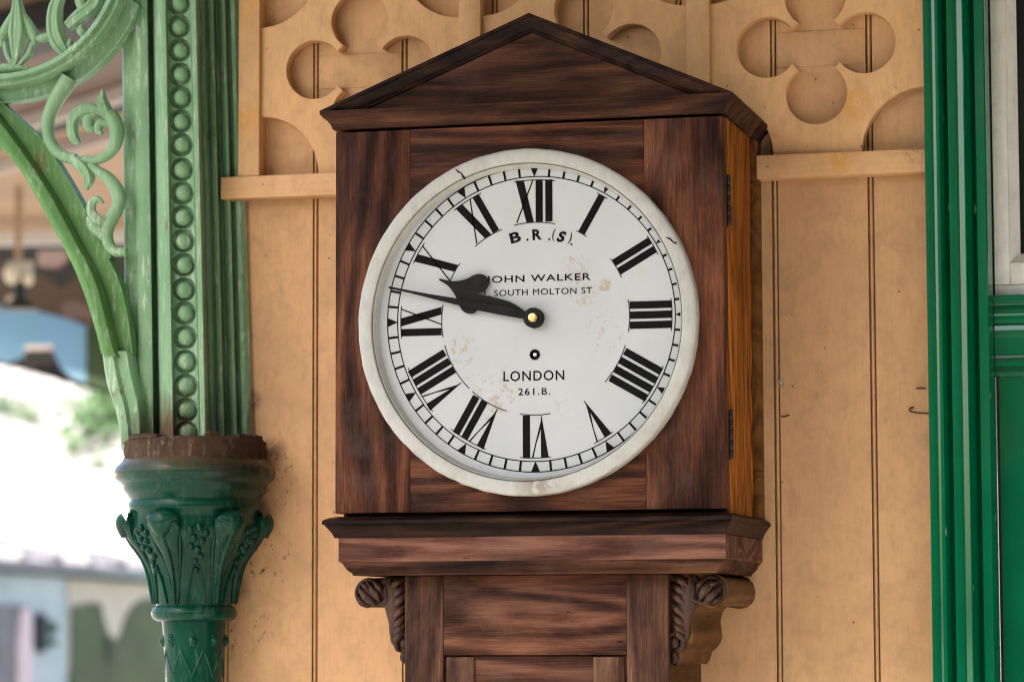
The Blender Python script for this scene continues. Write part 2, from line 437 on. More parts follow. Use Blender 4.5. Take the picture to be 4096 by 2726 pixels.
def tube(bm, pts, rad, depth=None, sub=6, n=12, power=1.0):
    """tapered bar swept along a path lying in an XZ plane; rad across it, depth along Y"""
    cs = catmull([Vector(p) for p in pts], sub)
    rs = [max(.0003, v.x) for v in catmull([Vector((r, 0, 0)) for r in rad], sub)]
    ds = rs if depth is None else [max(.0003, v.x) for v in catmull([Vector((r, 0, 0)) for r in (depth if isinstance(depth, (list, tuple)) else [depth]*len(rad))], sub)]
    rows = []
    for i, c in enumerate(cs):
        T = (cs[min(i+1, len(cs)-1)] - cs[max(i-1, 0)]); T.y = 0
        T = T.normalized() if T.length > 1e-9 else Vector((0, 0, 1))
        Nn = Vector((T.z, 0, -T.x)); B = Vector((0, 1, 0))
        row = []
        for k in range(n):
            a = 2*pi*k/n
            ca, sa = cos(a), sin(a)
            row.append(c + Nn*(rs[i]*abs(ca)**power*(1 if ca >= 0 else -1)) + B*(ds[i]*abs(sa)**power*(1 if sa >= 0 else -1)))
        rows.append(row)
    vs = grid_faces(bm, rows, closed_u=True)
    bm.faces.new(vs[0][::-1]); bm.faces.new(vs[-1])


def ball(bm, c, r, sc=(1, 1, 1), seg=16):
    m = Matrix.Translation(c) @ Matrix.Diagonal((r*sc[0], r*sc[1], r*sc[2], 1))
    bmesh.ops.create_uvsphere(bm, u_segments=seg, v_segments=seg//2+2, radius=1, matrix=m)


def fill2d(outers, holes, y0, y1, bev=0.0):
    """flat figure in XZ (lists of (x,z)), given a real thickness from y0 (front) to y1 -> mesh"""
    cu = bpy.data.curves.new('fig', 'CURVE'); cu.dimensions = '2D'; cu.fill_mode = 'BOTH'
    for ring in list(outers) + list(holes):
        sp = cu.splines.new('POLY'); sp.points.add(len(ring)-1); sp.use_cyclic_u = True
        for q, (x, z) in zip(sp.points, ring): q.co = (x, z, 0, 1)
    cu.extrude = (y1-y0)/2 - bev; cu.bevel_depth = bev; cu.bevel_resolution = 1; cu.offset = -bev
    return curve_mesh(cu, (y0+y1)/2)


def curve_mesh(cu, yc, xform=None):
    o = bpy.data.objects.new('fig', cu); COL.objects.link(o)
    bpy.context.view_layer.update()
    dg = bpy.context.evaluated_depsgraph_get()
    me = bpy.data.meshes.new_from_object(o.evaluated_get(dg), depsgraph=dg)
    bpy.data.objects.remove(o); bpy.data.curves.remove(cu)
    for v in me.vertices:
        x, y, z = v.co
        if xform: x, y = xform(x, y)
        v.co = (x, yc - z, y)
    return me


def poly_prism(bm, ring, y0, y1):
    a = [bm.verts.new((x, y0, z)) for x, z in ring]; b = [bm.verts.new((x, y1, z)) for x, z in ring]
    n = len(ring); bm.faces.new(a); bm.faces.new(b[::-1])
    for i in range(n): bm.faces.new((a[i], b[i], b[(i+1) % n], a[(i+1) % n]))


def quad_prism(bm, pts, n, th):
    """outline on any plane, pushed back by th along n"""
    n = Vector(n).normalized()*th
    a = [bm.verts.new(p) for p in pts]; b = [bm.verts.new(Vector(p)+n) for p in pts]
    k = len(a); bm.faces.new(a); bm.faces.new(b[::-1])
    for i in range(k): bm.faces.new((a[i], b[i], b[(i+1) % k], a[(i+1) % k]))


def extrude_xy(bm, prof, z0, z1):
    """closed outline in plan, raised from z0 to z1"""
    a = [bm.verts.new((x, y, z0)) for x, y in prof]; b = [bm.verts.new((x, y, z1)) for x, y in prof]
    n = len(prof)
    for i in range(n): bm.faces.new((a[i], a[(i+1) % n], b[(i+1) % n], b[i]))
    bm.faces.new(a[::-1]); bm.faces.new(b)


def sweep_u(bm, x0, x1, yf, prof, hot=(), ends=1):
    """moulding mitred round the front and both ends of a case against the wall; prof = (side out, front out, z)"""
    rows = [[(x0-s, 0.0, z), (x0-s, yf-f, z), (x1+s, yf-f, z), (x1+s, 0.0, z)] for s, f, z in prof]
    vs = grid_faces(bm, rows)
    bm.faces.new(vs[0]); bm.faces.new(vs[-1])
    bm.faces.ensure_lookup_table()
    for i in range(len(rows)-1):
        for j in range(3):
            bm.faces[i*3+j].material_index = 2 if j != 1 else (1 if i in hot else 0)


def arc(cx, cz, r, a0, a1, n=24):
    return [(cx+r*cos(radians(a0+(a1-a0)*k/n)), cz+r*sin(radians(a0+(a1-a0)*k/n))) for k in range(n+1)]


# ================================================================== SETTING
bm = bmesh.new(); box(bm, -14, 14, -5.6, 3.0, -.25, 0.0); struct('platform', bm, 'platform_paving', 'pale paved station platform under the canopy', 'platform')
bm = bmesh.new(); box(bm, -700, 700, -700, 700, -1.4, -1.0); struct('ground', bm, 'trackbed', 'pale ballast ground beyond the platform', 'ground')
bm = bmesh.new(); box(bm, -2.05, 9.0, -2.3, .35, 3.1, 3.2); box(bm, -2.05, 9.0, -2.36, -2.3, 2.95, 3.25)  # unseen canopy; depth and left end set to shape light on the wall
struct('canopy_roof', bm, 'canopy_paint', 'unseen boarded canopy roof over the platform, sized for the light', 'canopy')

# dark bank added across the tracks to darken reflections and cut front light
bm = bmesh.new(); rows = []
for i in range(61):
    X = -3.0 + 40*i/60
    rows.append([(X, -9.5 - .55*j + .3*sin(i*1.3+j), -1.0 if j == 0 else 1.75 + .45*j + .25*sin(i*2.1+j*1.7) + random.uniform(-.15, .15)) for j in range(0, 10)])
grid_faces(bm, rows); struct('added_bank', bm, 'bank_green', 'added dark bank across the tracks, shaping front light and reflections', 'bank')
bm = bmesh.new(); box(bm, -30, 36, -9.2, -9.0, -1.0, 1.1); struct('far_platform', bm, 'trackbed', 'pale face of the opposite platform', 'platform')

# hillside behind everything on the left
bm = bmesh.new(); rows = []
for i in range(41):
    row = []
    for j in range(33):
        X = -150 + 130*i/40; Y = 75 + 75*j/32
        base = -1.0 + 20*max(0, min(1, (j-1)/26))**1.15
        row.append((X, Y, base + .9*sin(i*1.7+j*.9) + .7*sin(i*.6-j*1.3) + random.uniform(-.5, .5)*(j > 2)))
    rows.append(row)
grid_faces(bm, rows); hill = struct('hillside', bm, 'hill_rock', 'sunlit pale rocky hillside behind the station hut', 'hillside')

bm = bmesh.new(); rows = []
for i in range(31):
    X = -70 + 66*i/30
    rows.append([(X, 52 + 12*j/8, -1.0 + (6.2*(j/8)**.8 + .25*sin(i*1.9+j) if j else 0)) for j in range(9)])
grid_faces(bm, rows); struct('chalk_bank', bm, 'chalk', 'bright sunlit chalk bank behind the hut', 'bank')

# ================================================================== TIMBER WALL
wall = thing('timber_wall', 'tan painted boarded wall with quatrefoil fretwork, behind the clock', 'wall', (-.93, 0, 0))
WX0, WX1 = bp(790, 2600, 0).x, -.40
bm = bmesh.new()
gr = [-1.2805 + .1249*k for k in range(-1, 8)]
prof = [(WX0, 0)]
for g in gr:
    if g < WX0+.006 or g > WX1-.006: continue
    prof += [(g-.0042, 0), (g-.0040, .0095), (g-.0022, .0095), (g-.0020, .0012), (g-.0008, -.0006), (g+.0008, -.0006), (g+.0020, .0012), (g+.0022, .0095), (g+.0040, .0095), (g+.0042, 0)]
prof += [(WX1, 0), (WX1, .03), (WX0, .03)]
extrude_xy(bm, prof, 0, 3.2); link('boarding', bm, 'tan_boards', wall, smooth=25)
BX('boarding', 'tan_boards', wall, .44, 3.4, 0, .03, 0, 3.2)
BX('boarding', 'tan_boards', wall, WX1, .44, 0, .03, 2.66, 3.2)
RZ0, RZ1 = 2.1830, 2.2128
RX0 = bp(885, 750, -.03).x
BX('rail', 'tan_rail', wall, RX0, -.452, -.0325, -.0002, RZ0, RZ1, bev=.0014)
BX('rail', 'tan_rail', wall, RX0, -.452, -.030, -.0002, 2.4975, 2.5273, bev=.0014)
BAT = [-1.3660, -1.0576, -.7500, -.4420]
for k in BAT[:3]:
    BX('batten', 'tan_batten', wall, k-.0149, k+.0149, -.0300, -.0003, RZ1+.0003, 2.4972, bev=.0013)
for a, b_ in zip(BAT[:-1], BAT[1:]):
    x0, x1 = a+.0148, b_-.0148
    cx, cz = (x0+x1)/2, 2.3552
    if b_ == BAT[3]: cx = -.5968
    L, Rr = .0635, .0400
    outer = [(x0, RZ1+.0815)] + [(x0+q[0], RZ1+q[1]) for q in arc(0, 0, .0815, 90, 0)] 
    outer += [(x1-.0815, RZ1)] + [(x1+q[0], RZ1+q[1]) for q in arc(0, 0, .0815, 180, 90)]
    zt = 2.4975
    outer += [(x1+q[0], zt+q[1]) for q in arc(0, 0, .0815, 270, 180)] + [(x0+q[0], zt+q[1]) for q in arc(0, 0, .0815, 0, -90)]
    seen = []; [seen.append(q) for q in outer if not seen or hypot(q[0]-seen[-1][0], q[1]-seen[-1][1]) > 1e-5]
    if hypot(seen[0][0]-seen[-1][0], seen[0][1]-seen[-1][1]) < 1e-5: seen.pop()
    hole = []
    for q in range(4):
        th_ = 90*q
        lx, lz = cx+L*cos(radians(th_)), cz+L*sin(radians(th_))
        hole += arc(lx, lz, Rr, th_-144, th_+144, 36)
    link('fretwork_panel', fill2d([seen], [hole], -.0225, -.0004, .0007), 'tan_panel', wall, smooth=30)
    # lap board seen through the middle of the quatrefoil
    gl = [g for g in gr if x0+.02 < g < x1-.02]
    for g0, g1 in zip(gl[:-1], gl[1:]):
        if g0 < cx < g1 and abs((g0+g1)/2-cx) < .05: BX('backing_board', 'tan_boards', wall, g0+.0044, g1-.0044, -.0014, -.0001, cz-.0235, cz+.0225, bev=.0008)

# nails and wire left in the boards
def hook(name, label, pts, r, mat='nail_rust'):
    bm = bmesh.new(); tube(bm, pts, [r]*len(pts), n=8); o = link(name, bm, mat); tag(o, label, 'nail' if 'nail' in name else 'hook'); return o


def px3(l, Y): return [tuple(bp(x, y, Y)) for x, y in l]


hook('wire_hook', 'bent black wire hook on the tan boards beside the green door frame', [tuple(bp(3655, 1628, -.001))] + px3([(3640, 1632), (3640, 1642), (3660, 1648), (3716, 1652)], -.004), .0009)
hook('bent_nail', 'short straight rusty nail above the wire hook beside the green frame', px3([(3664, 1552), (3702, 1551)], -.003), .0009)
hook('bent_nail', 'short nail sticking out of the boards right of the clock, below the fluff tuft', [tuple(bp(3124, 1664, .001)), tuple(bp(3140, 1664, -.004)), tuple(bp(3158, 1658, -.006))], .001)
bm = bmesh.new(); c = bp(3128, 1537, -.003)
for k in range(22):
    a = random.uniform(0, 2*pi); l = random.uniform(.003, .009)
    tube(bm, [tuple(c), (c.x+l*.5*cos(a), c.y-.002, c.z+l*.6*sin(a)+.001), (c.x+l*.7*cos(a+.5), c.y-.003, c.z+l*sin(a+.4))], [.0005, .0004, .0002], sub=3, n=5)
tag(link('fluff_tuft', bm, 'fluff'), 'tiny grey tuft of fluff caught in the board groove right of the clock', 'fluff')

# ================================================================== CLOCK
clock = thing('wall_clock', 'tall dark mahogany station wall clock with white dial reading quarter to ten', 'clock', (-.923, 0, .75))
CX0, CX1 = -1.171, -.6770
FZ0, FZ1 = 1.7450, 2.2318
FY = -.260
bm = bmesh.new(); box(bm, CX0+.006, CX1-.006, FY+.035, -.002, FZ0, FZ1); link('case_body', bm, 'gap_dark', clock, smooth=0)
for sx, X in ((1, CX1), (-1, CX0)):
    a, b_ = (X-.0060, X-.0010) if sx > 0 else (X+.0010, X+.0060)
    BX('case_side', 'pine_side', clock, a, b_, -.222, -.060, FZ0, FZ1, bev=.0008)
    a, b_ = (X-.006, X+.0035) if sx > 0 else (X-.0035, X+.006)
    BX('back_frame', 'mahogany_return', clock, a, b_, -.038, -.0005, FZ0, FZ1, bev=.001)
    a, b_ = (X-.010, X-.0055) if sx > 0 else (X+.0055, X+.010)
    BX('rebate', 'gap_dark', clock, a, b_, -.0595, -.0385, FZ0, FZ1, bev=0)
    a, b_ = (X-.0065, X-.0022) if sx > 0 else (X+.0022, X+.0065)
    BX('hinge_stile', 'mahogany_return', clock, a, b_, FY+.0285, -.2225, FZ0, FZ1, bev=.0006)
door = link('case_door', (lambda b: (box(b, -1.076, -.7735, FY+.006, FY+.024, FZ0+.05, FZ1-.05), b)[1])(bmesh.new()), 'gap_dark', clock)
J0, J1 = -1.0738, -.7755
for a, b_ in ((CX0, J0-.0004), (J1+.0004, CX1)):
    bm = bmesh.new(); box(bm, a, b_, FY, FY+.027, FZ0+.0042, FZ1-.0036, bev=.0011); link('door_stile', bm, 'mahogany_vertical', door)
for a, b_ in ((FZ0+.0042, 1.860), (2.108, FZ1-.0036)):
    bm = bmesh.new(); box(bm, J0, J1, FY+.0004, FY+.026, a, b_, bev=.0006); link('door_rail', bm, 'mahogany_level', door)
for y0, y1 in ((697, 901), (1634, 1834)):
    z1, z0 = bp(2908, y0, -.236).z, bp(2908, y1, -.236).z
    bm = bmesh.new(); n = 5
    for k in range(n):
        a, b_ = z0+(z1-z0)*k/n+.0004, z0+(z1-z0)*(k+1)/n-.0004
        lathe_z(bm, [(.0028, a), (.0033, a+.0006), (.0033, b_-.0006), (.0028, b_)], (CX1+.0015, -.2315), 14)
    box(bm, CX1-.002, CX1+.0004, -.2335, -.2215, z0, z1)
    link('hinge', bm, 'hinge_iron', clock)
# cornice and pediment
bm = bmesh.new()
sweep_u(bm, CX0, CX1, FY, [(0.0005, 0.0005, 2.2318), (.003, .0035, 2.2318), (.0038, .0042, 2.2345), (.0050, .0055, 2.2375), (.0085, .0090, 2.2420), (.0125, .0130, 2.2453), (.0145, .0150, 2.2475), (.0150, .0155, 2.2490), (.0162, .0170, 2.2492), (.0162, .0170, 2.2537), (.001, .001, 2.2537)], hot=(8,))
link('cornice', bm, ['mahogany_moulding', 'worn_edge', 'mahogany_return'], clock, smooth=35)
CZ = 2.2538
apx = bp(2116, 52, -.277); AX, AZ = apx.x, apx.z
TXL, TXR = CX0-.0162, CX1+.0162
bm = bmesh.new()
poly_prism(bm, [(TXL+.02, CZ), (TXR-.02, CZ), (AX, AZ-.012)], FY-.001, -.002)
link('tympanum', bm, 'mahogany_pediment', clock, smooth=0)
rp = [(0.0, -.0005), (0.0, -.2775), (.0042, -.2780), (.0050, -.2745), (.0075, -.2725), (.0115, -.2715), (.0150, -.2690), (.0175, -.2650), (.0190, -.2645), (.0205, -.2605), (.0205, -.0005)]
for tx in (TXL, TXR):
    dx, dz = AX-tx, AZ-CZ
    ln = hypot(dx, dz); drop = ln/abs(dx)       # vertical drop per unit across the rake
    bm = bmesh.new(); rows = []
    for d, y in rp:
        v = d*drop
        t0 = v/dz
        rows.append([(tx + dx*t0, y, CZ), (tx+dx*(t0+.5*(1-t0)), y, CZ + dz*(t0+.5*(1-t0)) - v), (AX, y, AZ - v)])
    vs = grid_faces(bm, rows)
    bm.faces.new([r[0] for r in vs]); bm.faces.new([r[-1] for r in vs][::-1])
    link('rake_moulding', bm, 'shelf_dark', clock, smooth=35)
# shelf, plinth and under-moulding
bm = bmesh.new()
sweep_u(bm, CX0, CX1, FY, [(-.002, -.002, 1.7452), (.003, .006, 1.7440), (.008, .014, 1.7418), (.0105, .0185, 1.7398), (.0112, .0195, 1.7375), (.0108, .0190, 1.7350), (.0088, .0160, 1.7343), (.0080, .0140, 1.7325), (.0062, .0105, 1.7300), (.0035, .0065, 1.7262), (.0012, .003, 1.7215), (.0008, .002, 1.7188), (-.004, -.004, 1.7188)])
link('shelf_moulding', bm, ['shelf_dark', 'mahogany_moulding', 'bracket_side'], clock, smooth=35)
PX0, PX1, PY = -1.1655, -.6772, -.2625
bm = bmesh.new(); sweep_u(bm, PX0, PX1, PY, [(-.03, -.03, 1.7187), (-.0008, -.0008, 1.7187), (0, 0, 1.7180), (0, 0, 1.6900), (-.0008, -.0008, 1.6888), (-.03, -.03, 1.6888)])
link('plinth', bm, ['plinth_oak', 'plinth_oak', 'bracket_side'], clock, smooth=20)
bm = bmesh.new(); sweep_u(bm, PX0, PX1, PY, [(-.03, -.03, 1.6887), (-.0020, -.002, 1.6887), (-.0040, -.004, 1.6865), (-.0050, -.005, 1.6850), (-.0060, -.006, 1.6828), (-.0085, -.0085, 1.6790), (-.0118, -.0118, 1.6760), (-.0135, -.0135, 1.6750), (-.0142, -.0142, 1.6722), (-.03, -.03, 1.6722)])
link('under_moulding', bm, ['mahogany_moulding', 'mahogany_moulding', 'bracket_side'], clock, smooth=35)
# trunk
TX0, TX1, TY, TZ = -1.0935, -.7583, -.215, 1.672
trunk = link('trunk', (lambda b: (box(b, TX0, TX1, TY+.014, -.001, .78, TZ, bev=.001), b)[1])(bmesh.new()), 'bracket_side', clock)
TJ0, TJ1 = bp(1773, 2450, TY).x, bp(2505, 2450, TY).x
TDZ = bp(2100, 2622, TY).z
for a, b_ in ((TX0, TJ0-.0003), (TJ1+.0003, TX1)):
    bm = bmesh.new(); box(bm, a, b_, TY, TY+.015, .78, TZ-.0003, bev=.0009); link('trunk_stile', bm, 'trunk_upright', trunk)
bm = bmesh.new(); box(bm, TJ0, TJ1, TY+.0005, TY+.015, TDZ+.0012, TZ-.0003, bev=.0009); link('trunk_rail', bm, 'trunk_level', trunk)
bm = bmesh.new(); box(bm, TJ0+.001, TJ1-.001, TY+.0065, TY+.014, .80, TDZ, bev=.0008); link('trunk_panel', bm, 'trunk_level', trunk)
for a, b_ in ((1785, 1893), (2371, 2497)):
    x0, x1 = bp(a, 2680, TY).x, bp(b_, 2680, TY).x
    bm = bmesh.new(); box(bm, x0, x1, TY+.0025, TY+.0064, .80, TDZ-.001, bev=.0012); link('trunk_door_stile', bm, 'trunk_upright', trunk)
# carved consoles
def pxb(z): return bp(2600+z[0]*.33537, 2200+z[1]*.33537, -.2)


R_OUT = [(212, 292), (560, 292), (640, 296), (760, 300), (830, 320), (880, 380), (906, 460), (900, 540), (870, 600), (820, 640), (760, 655), (690, 655), (620, 640), (570, 632), (530, 670), (495, 720), (478, 780), (470, 850), (478, 920), (488, 990), (488, 1050), (470, 1100), (430, 1150), (390, 1185), (362, 1210), (352, 1265), (335, 1315), (290, 1352), (235, 1372), (212, 1374)]
for sgn in (1, -1):
    Q = [pxb(p) for p in R_OUT]
    ring = [(q.x if sgn > 0 else (TX0+TX1) - q.x, q.z) for q in Q]
    ring = [((TX1+.0002 if sgn > 0 else TX0-.0002), z) if i in (0, len(ring)-1) else (x, z) for i, (x, z) in enumerate(ring)]
    if sgn < 0: ring = ring[::-1]
    con = link('console_bracket', fill2d([ring], [], -.197, -.0015, .0025), 'bracket_side', clock, smooth=45)

    def W(p, dy=0.0):
        q = pxb(p); return Vector((q.x if sgn > 0 else (TX0+TX1)-q.x, -.199+dy, q.z))

    bm = bmesh.new()
    # back plate of the carving follows the outline
    sc = .33537*3.06e-4
    # main leaf spine
    tube(bm, [W((560, 330)), W((480, 420)), W((440, 560)), W((420, 720)), W((420, 860)), W((430, 980)), W((415, 1070))], [.006, .010, .012, .011, .0075, .0055, .003], [.003, .0048, .0052, .005, .0045, .004, .002], n=12)
    # acanthus lobes sloping to the trunk side
    for (a, b_, c_) in (((470, 340), (380, 330), (250, 300)), ((440, 440), (350, 430), (235, 380)), ((430, 560), (340, 540), (230, 470)), ((430, 690), (340, 680), (228, 600)), ((430, 800), (350, 810), (232, 720)), ((430, 900), (350, 900), (232, 830)), ((425, 990), (360, 980), (240, 920))):
        tube(bm, [W((a[0], a[1]+95)), W((b_[0]-5, b_[1]+30), -.0035), W((c_[0], c_[1]-5), .0005)], [.0022, .0050, .0010], [.004, .0075, .0015], n=10)
    for (a, b_, c_) in (((330, 330), (400, 440), (445, 560)), ((330, 500), (390, 600), (440, 700)), ((300, 680), (370, 760), (440, 850)), ((300, 830), (360, 890), (425, 960))):
        tube(bm, [W(a, -.004), W(b_, -.0052), W(c_, -.002)], [.0008, .0022, .001], [.001, .002, .001], n=8)
    # top volute: rim, petals and eye
    vc = (728, 480)
    rim = [W((vc[0]+162*cos(radians(t_)), vc[1]-162*sin(radians(t_))), -.0005) for t_ in range(200, -120, -20)]
    tube(bm, rim, [.0012]+[.0026]*(len(rim)-2)+[.0012], [.0030]*len(rim), sub=4, n=10)
    for (a, b_, c_, r_) in (((590, 600), (655, 470), (770, 330), .0052), ((640, 640), (745, 545), (870, 400), .0056), ((720, 645), (810, 600), (885, 510), .0040), ((560, 500), (600, 400), (690, 315), .0042), ((690, 440), (760, 400), (850, 350), .0034)):
        tube(bm, [W(a, -.001), W(b_, -.0065), W(c_, -.001)], [.0016, r_, .0010], [.003, .0066, .0015], n=10)
    for (a, b_) in (((640, 560), (800, 350)), ((700, 600), (860, 450))):
        tube(bm, [W(a, -.005), W(((a[0]+b_[0])/2, (a[1]+b_[1])/2+12), -.0085), W(b_, -.004)], [.0006, .0016, .0006], [.001, .0018, .001], n=8)
    # strap between the leaf and the volute
    tube(bm, [W((470, 300)), W((520, 430), -.003), W((510, 570), -.003), W((580, 615), -.002), W((660, 640), -.001)], [.0022, .0034, .0036, .003, .0015], [.003, .004, .004, .003, .0015], n=10)
    # lower ball in its hood
    ball(bm, W((292, 1098), -.001), .0062, (1.05, .85, 1.2), 20)
    hd = [W((292+102*cos(radians(t)), 1105-112*sin(radians(t))), -.002) for t in range(165, -75, -20)]
    tube(bm, hd, [.0014]+[.0032]*(len(hd)-2)+[.0014], [.0035]*len(hd), n=10)
    tube(bm, [W((232, 1200)), W((285, 1235), -.002), W((300, 1290), -.002), W((245, 1350))], [.002, .0046, .0046, .002], [.002, .004, .0035, .002], n=10)
    link('carving', bm, 'carved_dark', con, smooth=60)

# ---------------------------------------------------------------- dial
BY, DY = -.281, -.262
l, r_, t_, b__ = [bp(x_, y_, -.270) for x_, y_ in ((1437, 1290), (2795, 1290), (2116, 599.5), (2116, 1981))]
BC = ((l.x+r_.x)/2, (t_.z+b__.z)/2); BRX, BRZ = (r_.x-l.x)/2, (t_.z-b__.z)/2
BR = (BRX+BRZ)/2
l, r_, t_, b__ = bp(1548, 1276, DY), bp(2746, 1276, DY), bp(2147, 667, DY), bp(2147, 1884, DY)
DC = ((l.x+r_.x)/2, (t_.z+b__.z)/2); DR = ((r_.x-l.x)/2 + (t_.z-b__.z)/2)/2
print('bezel', BC, BRX, BRZ, 'dial', DC, (r_.x-l.x)/2, (t_.z-b__.z)/2)
bm = bmesh.new(); n = 160
ir = BR-.0178
bprof = [(BR-.0004, -.2585), (BR, -.2605), (BR, -.2755), (BR-.0006, -.2778), (BR-.0018, -.2794), (BR-.0045, -.2804), (ir+.0022, -.2812), (ir+.0006, -.2806), (ir, -.2788), (ir, -.2725), (ir-.0011, -.2725), (ir-.0011, -.2772), (ir-.0020, -.2774), (ir-.0030, -.2740), (ir-.0044, -.2650), (ir-.0050, -.2622)]
rows = []
for i, (r, y) in enumerate(bprof):
    row = []
    for k in range(n):
        a = 2*pi*k/n
        j = (.00015*sin(17*a)+.0002*sin(41*a+1)+.0003*max(0, sin(73*a))*(1 if sin(a) < .1 else .25)) if i in (0, 1, 2, 3) else 0
        if i in (2, 3, 4) and random.random() < .16 and sin(a) < -.15: j -= random.uniform(.0006, .0026)
        row.append((BC[0]+(r+j)*cos(a), y, BC[1]+(r+j)*sin(a)))
    rows.append(row)
grid_faces(bm, rows, closed_u=True); bm.faces.ensure_lookup_table()
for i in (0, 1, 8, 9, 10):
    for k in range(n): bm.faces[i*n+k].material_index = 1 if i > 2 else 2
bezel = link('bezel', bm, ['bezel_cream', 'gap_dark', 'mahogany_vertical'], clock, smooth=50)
for crack in ([(1822, 676), (1834, 688), (1846, 694), (1852, 706), (1862, 716)], [(2664, 950), (2680, 955), (2692, 968), (2706, 972)]):
    P = [bp(x, y, -.2812) for x, y in crack]; bm = bmesh.new()
    tube(bm, [tuple(p) for p in P], [.0004, .0011, .0007, .0014, .0012][:len(P)], [.0004]*len(P), n=6, sub=3)
    link('crack', bm, 'gap_dark', bezel)
bm = bmesh.new(); lathe = [(BC[0]+(ir-.001)*cos(2*pi*k/96), BC[1]+(ir-.001)*sin(2*pi*k/96)) for k in range(96)]
key = bp(2139.5, 1418, DY)
hl = [(key.x+.0058*cos(2*pi*k/28), key.z+.0058*sin(2*pi*k/28)) for k in range(28)]
bm.free()
dial = link('dial', fill2d([lathe], [hl], DY, DY+.0015), 'dial_enamel', clock, smooth=0)
MY0, MY1 = DY-.0005, DY+.0002


def marks(name, rings, mat, parent=dial, y0=MY0, y1=MY1):
    bm = bmesh.new()
    for r in rings: poly_prism(bm, r, y0, y1)
    return link(name, bm, mat, parent, smooth=0)


def pol(th, t, rho):
    """numeral space: th clockwise from twelve (deg), t along the rim clockwise, rho outward"""
    a = radians(th); s, c = sin(a), cos(a)
    return (DC[0] + rho*s + t*c, DC[1] + rho*c - t*s)


def band(r0, r1, a0, a1, n):
    o = [(DC[0]+r1*sin(radians(a0+(a1-a0)*k/n)), DC[1]+r1*cos(radians(a0+(a1-a0)*k/n))) for k in range(n+1)]
    i = [(DC[0]+r0*sin(radians(a0+(a1-a0)*k/n)), DC[1]+r0*cos(radians(a0+(a1-a0)*k/n))) for k in range(n+1)]
    return o, i


RO, RI = DR, DR*.9313
bm = bmesh.new()
for rr in (RO, RI):
    for k in range(120):
        o, i = band(rr-.0006, rr+.0006, k*3, k*3+3, 1)
        poly_prism(bm, [o[0], o[1], i[1], i[0]], MY0, MY1)
link('track_circles', bm, 'dial_black', dial, smooth=0)
tri, bars = [], []
for k in range(60):
    th_ = 6*k
    if k % 5 == 0:
        tri.append([pol(th_, -.0056, RO), pol(th_, .0056, RO), pol(th_, 0, RI)])
    else:
        bars.append([pol(th_, -.0014, RO), pol(th_, .0014, RO), pol(th_, .0013, RI), pol(th_, -.0013, RI)])
for r in bars: marks('minute_mark', [r], 'dial_black', y0=MY0-.0002)
for r in tri: marks('hour_triangle', [r], 'dial_black', y0=MY0-.0002)
NO, NI = DR*.9085, DR*.632
WB, GAP = .0090, .0033


def numeral(txt):
    adv = 0; out = []; thin = []
    for ch in txt:
        if ch == 'I':
            out.append([(adv, 1), (adv+WB, 1), (adv+WB, 0), (adv, 0)]); adv += WB+GAP
        elif ch == 'X':
            out.append([(adv, 1), (adv+.0101, 1), (adv+.0229, 0), (adv+.0135, 0)])
            thin.append([(adv+.0211, 1), (adv+.0227, 1), (adv+.0021, 0), (adv+.0005, 0)]); adv += .0229+GAP*.75
        else:
            out.append([(adv, 1), (adv+.0098, 1), (adv+.0098, .02), (adv+.0092, 0)])
            thin.append([(adv+.0195, 1), (adv+.0214, 1), (adv+.0098, .32), (adv+.0098, .13)]); adv += .0212+GAP*.75
    return out, thin, adv-GAP


for k, txt in enumerate(['XII', 'I', 'II', 'III', 'IIII', 'V', 'VI', 'VII', 'VIII', 'IX', 'X', 'XI']):
    o, th_, wd = numeral(txt)
    if txt in ('X', 'V'): wd = .0229 if txt == 'X' else .0212
    ang = 30*k; rings = []
    sh = -wd/2 - .0005
    for poly in o+th_:
        rings.append([pol(ang, t+sh, NI+(NO-NI)*f) for t, f in poly])
    nm = marks('numeral', rings, 'dial_black')
    for rr, sp_ in ((NO+.0002, wd/2+.0030), (NI-.0003, wd/2+.0030)):
        if txt[-1] == 'V' and rr < NO and len(txt) == 1: continue
        half = math.degrees(sp_/rr)
        o_, i_ = band(rr-.0006, rr+.0006, ang-half, ang+half, 6)
        marks('serif', [o_ + i_[::-1]], 'serif_grey', nm, y0=MY0+.0001)


def lettering(txt, x0, x1, base, top, spacing=1.0, off=.0, rot=0., shear=0., name='lettering'):
    """painted words fitted between photograph columns x0..x1 and baseline/cap rows"""
    cu = bpy.data.curves.new('t', 'FONT'); cu.body = txt; cu.size = 1; cu.space_character = spacing; cu.offset = off; cu.extrude = .5; cu.shear = shear
    me = curve_mesh(cu, 0)
    xs = [v.co.x for v in me.vertices]; zs = [v.co.z for v in me.vertices]
    L, Rg = bp(x0, base, DY), bp(x1, base, DY); T = bp((x0+x1)/2, top, DY)
    zlo, zhi = (0.0, .73) if any(c in txt for c in ',()') else (min(zs), max(zs))
    fx = (Rg.x-L.x)/(max(xs)-min(xs)); fz = (T.z-(L.z+Rg.z)/2)/(zhi-zlo); xm = min(xs); x_c = (min(xs)+max(xs))/2
    cx, cz = (L.x+Rg.x)/2, (L.z+Rg.z)/2
    for v in me.vertices:
        x = (v.co.x-x_c)*fx; z = (v.co.z-zlo)*fz
        h = (T.z-cz)/2
        x2 = x*cos(rot)-(z-h)*sin(rot); z2 = x*sin(rot)+(z-h)*cos(rot)+h
        v.co = (cx+x2, MY0 if v.co.y < 0 else MY1, cz+z2)
    return link(name, me, 'dial_black', dial, smooth=0)


